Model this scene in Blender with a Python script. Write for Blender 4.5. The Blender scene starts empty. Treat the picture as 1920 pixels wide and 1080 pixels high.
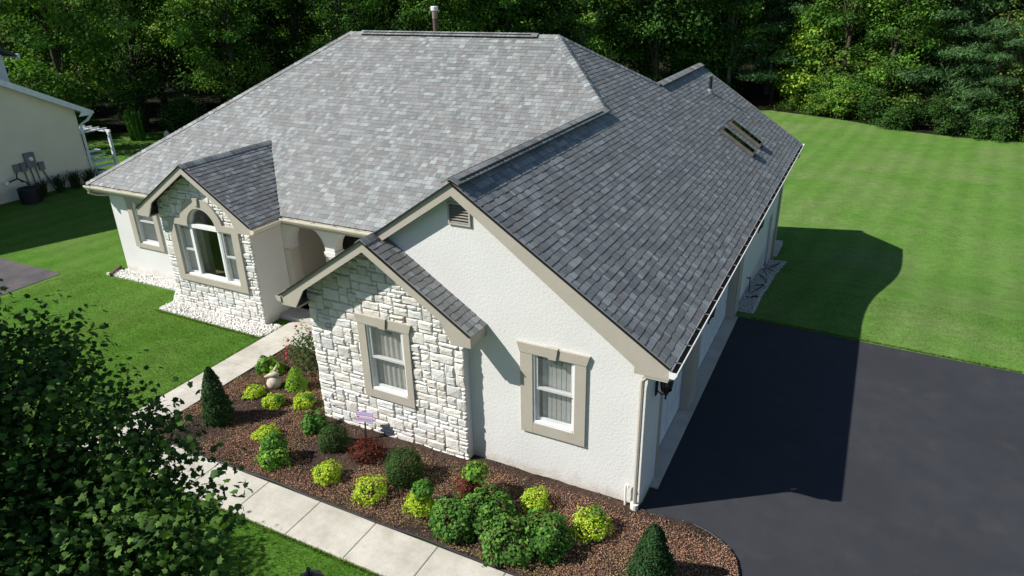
import bpy, bmesh, math, random
import numpy as np
from mathutils import Vector, Matrix, noise
random.seed(7); RS = np.random.RandomState(7)
sc = bpy.context.scene
COL = sc.collection
PI = math.pi
SCALE = 1.145            # everything below is laid out in units of 1.145 m; scaled to metres at the end

# ------------------------------------------------------------------ camera, sky, sun, exposure
def setup_camera():
    yaw, pit, rol = math.radians(27.475), math.radians(24.024), math.radians(-1.262)
    f = Vector((-math.sin(yaw)*math.cos(pit), math.cos(yaw)*math.cos(pit), -math.sin(pit)))
    r = Vector((math.cos(yaw), math.sin(yaw), 0)); u = r.cross(f)
    R = math.cos(rol)*r + math.sin(rol)*u; U = -math.sin(rol)*r + math.cos(rol)*u
    cd = bpy.data.cameras.new('camera'); co = bpy.data.objects.new('camera', cd); COL.objects.link(co)
    m = Matrix((R, U, -f)).transposed().to_4x4(); m.translation = Vector((2.304, -8.702, 7.841))*SCALE
    co.matrix_world = m
    cd.sensor_width = 36; cd.sensor_fit = 'HORIZONTAL'; cd.lens = 36*1305.13/1920
    cd.clip_start = .1; cd.clip_end = 3000
    sc.camera = co
setup_camera()
TO_SUN = Vector((-2.55, -1.81, 2.84)).normalized()
w = bpy.data.worlds.new('World'); sc.world = w; w.use_nodes = True
nt = w.node_tree; nt.nodes.clear()
sky = nt.nodes.new('ShaderNodeTexSky'); sky.sky_type = 'NISHITA'; sky.sun_disc = False; sky.ozone_density = 2.5; sky.dust_density = .4
sky.sun_elevation = math.asin(TO_SUN.z); sky.sun_rotation = math.atan2(TO_SUN.x, TO_SUN.y)
bg = nt.nodes.new('ShaderNodeBackground'); bg.inputs[1].default_value = .072
wo = nt.nodes.new('ShaderNodeOutputWorld')
nt.links.new(sky.outputs[0], bg.inputs[0]); nt.links.new(bg.outputs[0], wo.inputs[0])
sd = bpy.data.lights.new('sun', 'SUN'); sd.energy = 5.0; sd.angle = math.radians(.53); sd.color = (1, .96, .90)
so = bpy.data.objects.new('sun', sd); COL.objects.link(so)
so.rotation_euler = TO_SUN.to_track_quat('Z', 'Y').to_euler(); so.location = (0, 0, 30)
sc.view_settings.view_transform = 'Standard'; sc.view_settings.look = 'None'
sc.view_settings.exposure = .5; sc.view_settings.gamma = 1; sc.view_settings.use_curve_mapping = False

# ------------------------------------------------------------------ materials
def mat(name, c1, c2=None, scale=4, rough=.8, spec=.25, bump=0, bscale=60, metal=0, attr=False, detail=4, trans=0, c3=None, scale3=.6, bdist=.02, lo=.35, hi=.65):
    m = bpy.data.materials.new(name); m.use_nodes = True
    n = m.node_tree.nodes; l = m.node_tree.links
    b = n['Principled BSDF']; b.inputs['Roughness'].default_value = rough
    b.inputs['Specular IOR Level'].default_value = spec; b.inputs['Metallic'].default_value = metal
    tc = n.new('ShaderNodeTexCoord')
    def noi(s, d=detail):
        t = n.new('ShaderNodeTexNoise'); t.inputs['Scale'].default_value = s; t.inputs['Detail'].default_value = d
        l.new(tc.outputs['Object'], t.inputs['Vector']); return t
    def mix(a, bb, fac, mode='MIX'):
        x = n.new('ShaderNodeMix'); x.data_type = 'RGBA'; x.blend_type = mode
        for sock, v in ((x.inputs[6], a), (x.inputs[7], bb)):
            if isinstance(v, tuple): sock.default_value = (*v, 1)
            else: l.new(v, sock)
        if isinstance(fac, (int, float)): x.inputs[0].default_value = fac
        else: l.new(fac, x.inputs[0])
        return x.outputs[2]
    def ramp(sock, a, bb):
        r = n.new('ShaderNodeMapRange'); r.inputs[1].default_value = a; r.inputs[2].default_value = bb
        l.new(sock, r.inputs[0]); return r.outputs[0]
    col = c1
    if c2 is not None: col = mix(c1, c2, ramp(noi(scale).outputs[0], lo, hi))
    if c3 is not None: col = mix(col, c3, ramp(noi(scale3, 3).outputs[0], .45, .7))
    if attr:
        a = n.new('ShaderNodeAttribute'); a.attribute_name = 'Col'
        col = mix(a.outputs['Color'], col, 1.0, 'MULTIPLY')
    if isinstance(col, tuple): b.inputs['Base Color'].default_value = (*col, 1)
    else: l.new(col, b.inputs['Base Color'])
    if bump:
        bp = n.new('ShaderNodeBump'); bp.inputs['Strength'].default_value = bump; bp.inputs['Distance'].default_value = bdist
        l.new(noi(bscale, 6).outputs[0], bp.inputs['Height']); l.new(bp.outputs[0], b.inputs['Normal'])
    if trans:
        t = n.new('ShaderNodeBsdfTranslucent')
        if isinstance(col, tuple): t.inputs[0].default_value = (*col, 1)
        else: l.new(mix(col, (1.0, 1.0, .35), 1.0, 'MULTIPLY'), t.inputs[0])
        ms = n.new('ShaderNodeMixShader'); ms.inputs[0].default_value = trans
        l.new(b.outputs[0], ms.inputs[1]); l.new(t.outputs[0], ms.inputs[2]); l.new(ms.outputs[0], n['Material Output'].inputs[0])
    return m

def splash(m):      # soil splashed up the lowest part of the wall, in uneven tongues
    n = m.node_tree.nodes; l = m.node_tree.links; b = n['Principled BSDF']; src = b.inputs['Base Color'].links[0].from_socket
    tc = n.new('ShaderNodeTexCoord'); sx = n.new('ShaderNodeSeparateXYZ'); l.new(tc.outputs['Object'], sx.inputs[0])
    no = n.new('ShaderNodeTexNoise'); no.inputs['Scale'].default_value = 5; no.inputs['Detail'].default_value = 6; l.new(tc.outputs['Object'], no.inputs[0])
    a = n.new('ShaderNodeMath'); a.operation = 'MULTIPLY_ADD'; a.inputs[1].default_value = -.55; l.new(no.outputs[0], a.inputs[0]); l.new(sx.outputs[2], a.inputs[2])
    mr = n.new('ShaderNodeMapRange'); mr.inputs[1].default_value = -.02; mr.inputs[2].default_value = -.30; mr.inputs[3].default_value = 0; mr.inputs[4].default_value = .5; l.new(a.outputs[0], mr.inputs[0])
    x = n.new('ShaderNodeMix'); x.data_type = 'RGBA'; l.new(mr.outputs[0], x.inputs[0]); l.new(src, x.inputs[6]); x.inputs[7].default_value = (.38, .31, .22, 1); l.new(x.outputs[2], b.inputs['Base Color'])
def glass_mat(name, tint=(.965, .975, .975), base=.035):
    m = bpy.data.materials.new(name); m.use_nodes = True; n = m.node_tree.nodes; l = m.node_tree.links
    n.remove(n['Principled BSDF'])
    t = n.new('ShaderNodeBsdfTransparent'); t.inputs[0].default_value = (*tint, 1)
    g = n.new('ShaderNodeBsdfGlossy'); g.inputs['Roughness'].default_value = .02
    ge = n.new('ShaderNodeNewGeometry'); dt = n.new('ShaderNodeVectorMath'); dt.operation = 'DOT_PRODUCT'   # Schlick's Fresnel, the same from both faces
    l.new(ge.outputs['Normal'], dt.inputs[0]); l.new(ge.outputs['Incoming'], dt.inputs[1])
    def mth(op, a, b):
        k = n.new('ShaderNodeMath'); k.operation = op
        for i, v in enumerate((a, b)):
            if v is None: continue
            if isinstance(v, (int, float)): k.inputs[i].default_value = v
            else: l.new(v, k.inputs[i])
        return k.outputs[0]
    c = mth('SUBTRACT', 1.0, mth('ABSOLUTE', dt.outputs['Value'], None))
    ms = n.new('ShaderNodeMixShader')
    l.new(mth('MULTIPLY_ADD', mth('POWER', c, 5.0), .9), ms.inputs[0]); ms.inputs[0].links[0].from_node.inputs[2].default_value = base
    l.new(t.outputs[0], ms.inputs[1]); l.new(g.outputs[0], ms.inputs[2]); l.new(ms.outputs[0], n['Material Output'].inputs[0])
    return m

def screen_mat():
    m = bpy.data.materials.new('insect_screen'); m.use_nodes = True; n = m.node_tree.nodes; l = m.node_tree.links
    b = n['Principled BSDF']; b.inputs['Base Color'].default_value = (.25, .26, .26, 1); b.inputs['Roughness'].default_value = .8
    b.inputs['Alpha'].default_value = .12; return m
M = {}
M['stucco'] = mat('stucco', (.695, .69, .668), (.655, .65, .63), 1.3, .92, .1, .2, 22, detail=6, bdist=.03, c3=(.675, .667, .64), scale3=.5)
splash(M['stucco'])
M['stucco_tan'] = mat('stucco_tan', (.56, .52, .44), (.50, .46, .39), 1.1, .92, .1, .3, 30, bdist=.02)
M['nbr_stucco'] = mat('nbr_stucco', (.82, .75, .60), (.76, .70, .56), 1.1, .92, .1, .25, 30)
M['louvre'] = mat('louvre', (.20, .18, .155), None, rough=.6)
M['trim'] = mat('trim', (.425, .388, .325), (.395, .362, .305), 3, .6, .3, .12, 20)
M['cream'] = mat('cream', (.66, .62, .50), (.60, .56, .45), 4, .5, .35)
M['white'] = mat('white', (.80, .80, .79), (.74, .75, .75), 5, .4, .4)
M['door_white'] = mat('door_white', (.74, .76, .78), (.70, .72, .74), 3, .45, .35)
M['black_metal'] = mat('black_metal', (.012, .012, .014), None, rough=.45, spec=.5)
M['dark'] = mat('dark', (.018, .017, .016), (.03, .028, .024), 9, .9, .1)
M['stone'] = mat('stone', (.75, .738, .70), (.63, .618, .585), 7, .9, .15, .8, 28, attr=True, detail=8, bdist=.02)
M['mortar'] = mat('mortar', (.30, .255, .20), (.22, .19, .15), 12, .95, .1, .4, 60)
M['shingle'] = mat('shingle', (1.0, 1.0, 1.0), (.78, .78, .79), 90, .6, .5, .4, 260, attr=True, bdist=.006, c3=(.88, .87, .87), scale3=.8)
M['deck'] = mat('roof_deck', (.09, .088, .09), (.07, .07, .07), 6, .95, .1)
M['glass'] = glass_mat('window_glass')
M['skylight_glass'] = glass_mat('skylight_glass', (.30, .36, .35), .07)
M['blind'] = mat('blind', (.78, .78, .75), (.74, .74, .71), 6, .7, .2, trans=.2)
M['curtain'] = mat('curtain', (.62, .61, .56), (.50, .49, .44), 40, .9, .1, trans=.2)
M['screen'] = mat('screen', (.22, .23, .23), None, rough=.8)
M['insect_screen'] = screen_mat()
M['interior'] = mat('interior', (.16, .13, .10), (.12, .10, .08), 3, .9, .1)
M['concrete'] = mat('concrete', (.50, .475, .41), (.42, .395, .335), 3, .9, .15, .35, 90, c3=(.57, .54, .47), scale3=.7, bdist=.008, detail=8)
M['asphalt'] = mat('asphalt', (.034, .036, .042), (.040, .042, .048), 2.2, .7, .12, .5, 130, c3=(.031, .033, .038), scale3=.35, bdist=.008, detail=8)
def specks(m):
    n = m.node_tree.nodes; l = m.node_tree.links; b = n['Principled BSDF']; src = b.inputs['Base Color'].links[0].from_socket
    tc = n.new('ShaderNodeTexCoord')
    for sc_, lo, hi, col, amt in ((170, .60, .72, (.11,.11,.115,1), .55), (38, .30, .24, (.012,.012,.014,1), .7), (1.7, .60, .72, (.060,.060,.064,1), .35)):
        no = n.new('ShaderNodeTexNoise'); no.inputs['Scale'].default_value = sc_; no.inputs['Detail'].default_value = 5; l.new(tc.outputs['Object'], no.inputs[0])
        mr = n.new('ShaderNodeMapRange'); mr.inputs[1].default_value = lo; mr.inputs[2].default_value = hi; mr.inputs[4].default_value = amt; l.new(no.outputs[0], mr.inputs[0])
        x = n.new('ShaderNodeMix'); x.data_type = 'RGBA'; l.new(mr.outputs[0], x.inputs[0]); l.new(src, x.inputs[6]); x.inputs[7].default_value = col; src = x.outputs[2]
    l.new(src, b.inputs['Base Color'])
specks(M['asphalt'])
M['old_asphalt'] = mat('old_asphalt', (.075, .07, .075), (.11, .10, .10), 1.6, .9, .15, .4, 90, detail=8, bdist=.01)
M['lawn'] = mat('lawn', (.064, .164, .016), (.082, .184, .023), 1.1, .95, .1, .45, 110, detail=9, c3=(.102, .180, .034), scale3=.33, bdist=.03, attr=True)
def mow_stripes(m, ang, scale, amt):
    n = m.node_tree.nodes; l = m.node_tree.links; b = n['Principled BSDF']; src = b.inputs['Base Color'].links[0].from_socket
    tc = n.new('ShaderNodeTexCoord'); mp = n.new('ShaderNodeMapping'); mp.inputs['Rotation'].default_value[2] = ang
    wv = n.new('ShaderNodeTexWave'); wv.inputs['Scale'].default_value = scale; wv.inputs['Distortion'].default_value = 2.5; wv.inputs['Detail'].default_value = 0; wv.inputs['Detail Scale'].default_value = .12
    l.new(tc.outputs['Object'], mp.inputs[0]); l.new(mp.outputs[0], wv.inputs[0])
    mr = n.new('ShaderNodeMapRange'); mr.inputs[3].default_value = 1-amt; mr.inputs[4].default_value = 1+amt; l.new(wv.outputs['Fac'], mr.inputs[0])
    x = n.new('ShaderNodeMix'); x.data_type = 'RGBA'; x.blend_type = 'MULTIPLY'; x.inputs[0].default_value = 1
    l.new(src, x.inputs[6]); l.new(mr.outputs[0], x.inputs[7]); l.new(x.outputs[2], b.inputs['Base Color'])
def speckle(m, levels):
    n = m.node_tree.nodes; l = m.node_tree.links; b = n['Principled BSDF']; src = b.inputs['Base Color'].links[0].from_socket
    tc = n.new('ShaderNodeTexCoord')
    for sc_, lo, hi in levels:
        no = n.new('ShaderNodeTexNoise'); no.inputs['Scale'].default_value = sc_; no.inputs['Detail'].default_value = 4; no.inputs['Roughness'].default_value = .7; l.new(tc.outputs['Object'], no.inputs[0])
        mr = n.new('ShaderNodeMapRange'); mr.inputs[1].default_value = .3; mr.inputs[2].default_value = .7; mr.inputs[3].default_value = lo; mr.inputs[4].default_value = hi; l.new(no.outputs[0], mr.inputs[0])
        x = n.new('ShaderNodeMix'); x.data_type = 'RGBA'; x.blend_type = 'MULTIPLY'; x.inputs[0].default_value = 1; l.new(src, x.inputs[6]); l.new(mr.outputs[0], x.inputs[7]); src = x.outputs[2]
    l.new(src, b.inputs['Base Color'])
mow_stripes(M['lawn'], .12, .30, .065)
speckle(M['lawn'], ((3.2, .82, 1.12), (16, .70, 1.22), (60, .62, 1.30)))
speckle(M['concrete'], ((2.2, .90, 1.04), (14, .90, 1.06)))
M['grass'] = mat('grass', (1, 1, 1), (.75, .8, .7), .9, .8, .2, attr=True, trans=.5, c3=(1.2, 1.05, 1.25), scale3=.33)
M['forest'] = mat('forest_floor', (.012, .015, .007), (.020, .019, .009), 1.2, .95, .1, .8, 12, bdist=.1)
M['mulch'] = mat('mulch', (.055, .038, .029), (.10, .062, .045), 14, .95, .1, 1, 50, detail=10, bdist=.04, c3=(.028, .021, .018), scale3=1.4)
M['litter'] = mat('litter', (1, 1, 1), None, rough=.9, spec=.1, attr=True)
M['gravel'] = mat('gravel', (.72, .715, .69), (.62, .61, .59), 30, .9, .15, .6, 40, attr=True)
M['gravel_base'] = mat('gravel_base', (.60, .59, .56), (.40, .39, .37), 40, .9, .15, .8, 60)
M['leaf'] = mat('leaf', (1, 1, 1), (.72, .78, .7), 1.5, .75, .12, attr=True, trans=.3)
M['maple'] = mat('maple_leaf', (1, 1, 1), (.8, .85, .8), 1.5, .6, .12, attr=True, trans=.25)
M['bark'] = mat('bark', (.055, .043, .033), (.085, .07, .056), 8, .95, .1, .9, 18, bdist=.06)
M['pale_bark'] = mat('pale_bark', (.26, .25, .22), (.15, .14, .12), 5, .95, .1, .6, 14, bdist=.05)
M['pipe'] = mat('pipe_metal', (.42, .40, .38), (.28, .20, .15), 3, .5, .4, metal=.5)
M['rust'] = mat('flue_rust', (.14, .085, .065), (.09, .07, .065), 4, .7, .3, metal=.2)
M['black_plastic'] = mat('black_plastic', (.014, .014, .015), None, rough=.55, spec=.35)
M['pvc'] = mat('pvc', (.78, .77, .72), None, rough=.4, spec=.4)
M['grey_metal'] = mat('grey_metal', (.20, .21, .22), (.16, .17, .18), 4, .5, .4)
M['sign_purple'] = mat('sign_purple', (.42, .36, .62), (.50, .44, .66), 20, .4, .4)
M['sign_white'] = mat('sign_white', (.74, .70, .76), None, rough=.4, spec=.4)
M['sign_red'] = mat('sign_red', (.55, .05, .12), None, rough=.4)
M['ornament'] = mat('ornament_stone', (.58, .52, .44), (.42, .36, .29), 9, .9, .15, .7, 40)
M['wood'] = mat('weathered_wood', (.13, .10, .075), (.09, .07, .055), 6, .9, .1)
M['copper'] = mat('skylight_frame', (.17, .15, .125), (.12, .11, .10), 5, .5, .4, metal=.4)
M['white_paint'] = mat('white_paint', (.76, .78, .80), (.68, .71, .73), 5, .5, .3)
M['nbr_roof'] = mat('nbr_roof', (.07, .068, .075), (.10, .097, .10), 25, .95, .1)

# ------------------------------------------------------------------ helpers
class MB:
    def __init__(s): s.v = []; s.f = []; s.c = []
    def add(s, vs, fs, col=None):
        o = len(s.v); s.v += [tuple(x) for x in vs]
        for f in fs: s.f.append([i+o for i in f]); s.c.append(col)
    def box(s, lo, hi, col=None):
        x0, y0, z0 = lo; x1, y1, z1 = hi
        s.add([(x0,y0,z0),(x1,y0,z0),(x1,y1,z0),(x0,y1,z0),(x0,y0,z1),(x1,y0,z1),(x1,y1,z1),(x0,y1,z1)],
              [(0,3,2,1),(4,5,6,7),(0,1,5,4),(1,2,6,5),(2,3,7,6),(3,0,4,7)], col)
    def obox(s, c, a, b, d, col=None):   # centre, three half-axis vectors
        c = Vector(c); a = Vector(a); b = Vector(b); d = Vector(d)
        vs = [c+i*a+j*b+k*d for k in (-1,1) for j in (-1,1) for i in (-1,1)]
        s.add(vs, [(0,2,3,1),(4,5,7,6),(0,1,5,4),(1,3,7,5),(3,2,6,7),(2,0,4,6)], col)
    def tube(s, pts, rad, n=8, col=None, cap=True):
        pts = [Vector(p) for p in pts]
        if isinstance(rad, (int, float)): rad = [rad]*len(pts)
        rings = []; prev = None
        for i, p in enumerate(pts):
            t = (pts[min(i+1, len(pts)-1)]-pts[max(i-1, 0)]).normalized()
            if prev is None:
                a = t.orthogonal().normalized()
            else:
                a = (prev-t*prev.dot(t)).normalized()
            prev = a; b = t.cross(a)
            rings.append([p+rad[i]*(math.cos(2*PI*k/n)*a+math.sin(2*PI*k/n)*b) for k in range(n)])
        vs = [q for r in rings for q in r]; fs = []
        for i in range(len(pts)-1):
            for k in range(n): fs.append((i*n+k, i*n+(k+1) % n, (i+1)*n+(k+1) % n, (i+1)*n+k))
        if cap: fs += [tuple(range(n-1, -1, -1)), tuple((len(pts)-1)*n+k for k in range(n))]
        s.add(vs, fs, col)
    def lathe(s, prof, c=(0,0,0), n=16, col=None):
        vs = []; fs = []
        for r, z in prof: vs += [(c[0]+r*math.cos(2*PI*k/n), c[1]+r*math.sin(2*PI*k/n), c[2]+z) for k in range(n)]
        for i in range(len(prof)-1):
            for k in range(n): fs.append((i*n+k, i*n+(k+1) % n, (i+1)*n+(k+1) % n, (i+1)*n+k))
        fs += [tuple(range(n-1, -1, -1)), tuple((len(prof)-1)*n+k for k in range(n))]
        s.add(vs, fs, col)
    def prism(s, loop, N, th, col=None):   # 3-D planar loop, extruded by -N*th
        n = len(loop); N = Vector(N); L = [Vector(p) for p in loop]; B = [p-N*th for p in L]
        nn = sum(((L[i]-L[0]).cross(L[(i+1) % n]-L[0]) for i in range(n)), Vector())
        fr = list(range(n)); bk = [n+i for i in range(n)]
        if nn.dot(N) < 0: fr.reverse(); sd = [(i, n+i, n+(i+1) % n, (i+1) % n)[::-1] for i in range(n)]; sd = [t[::-1] for t in sd][::1]; sd = [(i, (i+1) % n, n+(i+1) % n, n+i) for i in range(n)]
        else: bk.reverse(); sd = [(i, n+i, n+(i+1) % n, (i+1) % n) for i in range(n)]
        s.add(L+B, [fr, bk]+sd, col)
    def mesh(s, name, m=None, smooth=False):
        me = bpy.data.meshes.new(name); me.from_pydata([tuple(v) for v in s.v], [], s.f); me.update()
        if any(c is not None for c in s.c):
            at = me.attributes.new('Col', 'FLOAT_COLOR', 'CORNER'); buf = []
            for f, c in zip(s.f, s.c): buf += [*(c or (1,1,1)), 1]*len(f)
            at.data.foreach_set('color', buf)
        if smooth: me.polygons.foreach_set('use_smooth', [True]*len(me.polygons))
        if m: me.materials.append(M[m])
        return me
    def build(s, name, m, parent=None, smooth=False):
        return link(name, s.mesh(name, m, smooth), parent)
def link(name, me, parent=None, loc=None):
    o = bpy.data.objects.new(name, me); COL.objects.link(o)
    if parent: o.parent = parent
    if loc is not None: o.location = loc
    return o
def fast(name, V, F, col=None, m=None):
    V = np.asarray(V, np.float32); F = np.asarray(F, np.int32); k = F.shape[1]
    me = bpy.data.meshes.new(name); me.vertices.add(len(V)); me.vertices.foreach_set('co', V.ravel())
    me.loops.add(F.size); me.loops.foreach_set('vertex_index', F.ravel())
    me.polygons.add(len(F)); me.polygons.foreach_set('loop_start', np.arange(0, F.size, k, dtype=np.int32))
    me.polygons.foreach_set('loop_total', np.full(len(F), k, np.int32))
    if col is not None:
        at = me.attributes.new('Col', 'FLOAT_COLOR', 'POINT'); c4 = np.ones((len(V), 4), np.float32); c4[:, :3] = col
        at.data.foreach_set('color', c4.ravel())
    me.update(calc_edges=True); me.validate()
    if m: me.materials.append(M[m])
    return me
def tag(o, label, cat, group=None):
    o['label'] = label; o['category'] = cat
    if group: o['group'] = group
    return o
def thing(name, label, cat, loc=(0,0,0), group=None, rz=0):
    o = bpy.data.objects.new(name, None); COL.objects.link(o); o.location = loc; o.rotation_euler.z = rz; o.empty_display_size = .2
    return tag(o, label, cat, group)
def part(name, parent):
    o = bpy.data.objects.new(name, None); COL.objects.link(o); o.parent = parent; o.empty_display_size = .1; return o
def struct(o, label=None):
    o['kind'] = 'structure'
    if label: o['label'] = label
    return o
def stuff(o, label=None, cat=None):
    o['kind'] = 'stuff'
    if label: o['label'] = label
    if cat: o['category'] = cat
    return o
def copy_tree(o, parent=None):
    c = o.copy(); COL.objects.link(c); c.parent = parent
    for ch in o.children: copy_tree(ch, c)
    return c
def fill2d(loops):   # triangulate outline + holes -> (points, tris)
    bm = bmesh.new(); es = []
    for lp in loops:
        vs = [bm.verts.new((p[0], p[1], 0)) for p in lp]
        es += [bm.edges.new((vs[i], vs[(i+1) % len(vs)])) for i in range(len(vs))]
    bm.verts.index_update()
    bmesh.ops.triangle_fill(bm, use_beauty=True, use_dissolve=False, edges=es)
    bm.verts.index_update()
    pts = [(v.co.x, v.co.y) for v in bm.verts]; tr = []
    for f in bm.faces:
        idx = [v.index for v in f.verts]
        if f.normal.z < 0: idx.reverse()
        tr.append(idx)
    bm.free(); return pts, tr
def wall(name, m, parent, outline, holes, O, U, V, th):
    """sheet with thickness; outline and holes in (u,v); front normal = U x V"""
    O = Vector(O); U = Vector(U); V = Vector(V); N = U.cross(V)
    pts, tr = fill2d([outline]+holes); n = len(pts); mb = MB()
    P = [O+U*a+V*b for a, b in pts]; vs = P+[p-N*th for p in P]
    fs = [tuple(t) for t in tr]+[tuple(i+n for i in t[::-1]) for t in tr]
    k = 0
    for lp in [outline]+holes:
        q = len(lp); fs += [(k+i, k+(i+1) % q, n+k+(i+1) % q, n+k+i) for i in range(q)]; k += q
    mb.add(vs, fs); o = mb.build(name, m, parent)
    bm = bmesh.new(); bm.from_mesh(o.data); bmesh.ops.recalc_face_normals(bm, faces=bm.faces); bm.to_mesh(o.data); bm.free()
    return o
def rect(x0, z0, x1, z1): return [(x0,z0),(x1,z0),(x1,z1),(x0,z1)]
def smooth01(t): t = np.clip(t, 0, 1); return t*t*(3-2*t)
def ground_z(x, y):
    x = np.asarray(x, float); y = np.asarray(y, float)
    return -1.25*smooth01((y-8.2)/9.0)-.25*smooth01((y-17)/15)
def gz(x, y): return float(ground_z(x, y))
CAM = Vector((2.304, -8.702, 7.841))

# ------------------------------------------------------------------ ground
def build_ground():
    ax = np.unique(np.concatenate([np.linspace(-700, -60, 14), np.linspace(-60, 40, 101), np.linspace(40, 700, 14)]))
    ay = np.unique(np.concatenate([np.linspace(-300, -14, 8), np.linspace(-14, 46, 81), np.linspace(46, 900, 16)]))
    X, Y = np.meshgrid(ax, ay); Z = ground_z(X, Y)
    nx, ny = len(ax), len(ay); i = np.arange(nx*ny).reshape(ny, nx)
    F = np.stack([i[:-1,:-1], i[:-1,1:], i[1:,1:], i[1:,:-1]], -1).reshape(-1, 4)
    k = (smooth01((X+9)/6)*smooth01((Y-5)/3)).ravel()[:, None]     # lawn colour turns paler over the back yard
    me = fast('lawn', np.stack([X, Y, Z], -1).reshape(-1, 3), F, 1+k*np.array([[.42,.22,.95]]), 'lawn')
    me.polygons.foreach_set('use_smooth', [True]*len(me.polygons))
    struct(link('lawn', me))
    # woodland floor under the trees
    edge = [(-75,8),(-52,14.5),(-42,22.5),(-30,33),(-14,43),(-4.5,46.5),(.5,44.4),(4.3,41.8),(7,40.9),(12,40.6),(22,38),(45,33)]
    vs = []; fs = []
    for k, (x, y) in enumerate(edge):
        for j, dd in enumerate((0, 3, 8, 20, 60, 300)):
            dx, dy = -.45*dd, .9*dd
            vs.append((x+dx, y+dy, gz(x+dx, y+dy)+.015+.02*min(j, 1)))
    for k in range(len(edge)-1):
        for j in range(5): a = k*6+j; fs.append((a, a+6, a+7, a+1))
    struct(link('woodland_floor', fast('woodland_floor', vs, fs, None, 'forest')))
build_ground()
def flat(name, m, loop, z, parent=None, th=.05):
    mb = MB(); mb.prism([(x, y, z) for x, y in loop], (0,0,1), th); return mb.build(name, m, parent)
curve = [(.03,-.07),(.3,-.075),(.6,-.055),(.88,-.03),(1.15,-.10),(1.33,-.20),(1.48,-.32),(1.60,-.48),(1.68,-.70),(1.73,-1.0),(1.75,-1.5),(1.75,-2.15)]
struct(flat('driveway', 'asphalt', curve+[(1.75,-16),(16,-16),(16,6.9),(6.04,7.38),(2.8,7.52),(.45,7.66),(.03,7.66)], .008))
struct(flat('neighbour_driveway', 'old_asphalt', [(-18.62,2.2),(-18.9,2.27),(-20.4,2.22),(-24,2.35),(-27.6,2.3),(-27.6,-14),(-18.3,-14),(-18.5,-4),(-18.6,.5)], .012))
# walkway of separate slabs
walk = flat('walkway', 'mortar', [(-9.92,3.25),(-9.92,-2.97),(1.75,-2.97),(1.75,-2.15),(-9.05,-2.15),(-9.05,1.78),(-6.4,1.78),(-6.4,3.25)], .008); struct(walk)
def slab(loop):
    mb = MB(); n = len(loop); cx = sum(p[0] for p in loop)/n; cy = sum(p[1] for p in loop)/n
    def ring(ins, z): return [(cx+(x-cx)*(1-ins/max(.2, abs(x-cx))), cy+(y-cy)*(1-ins/max(.2, abs(y-cy))), z) for x, y in loop]
    a = ring(.006, .0); b = ring(.006, .034); c = ring(.016, .040)
    fs = [tuple(2*n+i for i in range(n))]
    for s in (0, n): fs += [(s+i, s+(i+1) % n, s+n+(i+1) % n, s+n+i) for i in range(n)]
    mb.add(a+b+c, fs); mb.build('slab', 'concrete', walk)
ys = [1.78, .55, -.68, -1.42, -2.15]
for a, b in zip(ys[1:], ys[:-1]): slab([(-9.92,a),(-9.05,a),(-9.05,b),(-9.92,b)])
xs = [-9.92, -9.05, -8.2, -7.05, -5.87, -4.73, -3.60, -2.45, -1.3, -.15, 1.0, 1.75]
for a, b in zip(xs[:-1], xs[1:]): slab([(a,-2.97),(b,-2.97),(b,-2.15),(a,-2.15)])
slab([(-9.92,1.78),(-8.6,1.78),(-8.6,2.75),(-9.92,2.75)]); slab([(-8.6,1.78),(-6.4,1.78),(-6.4,2.75),(-8.6,2.75)])
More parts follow.
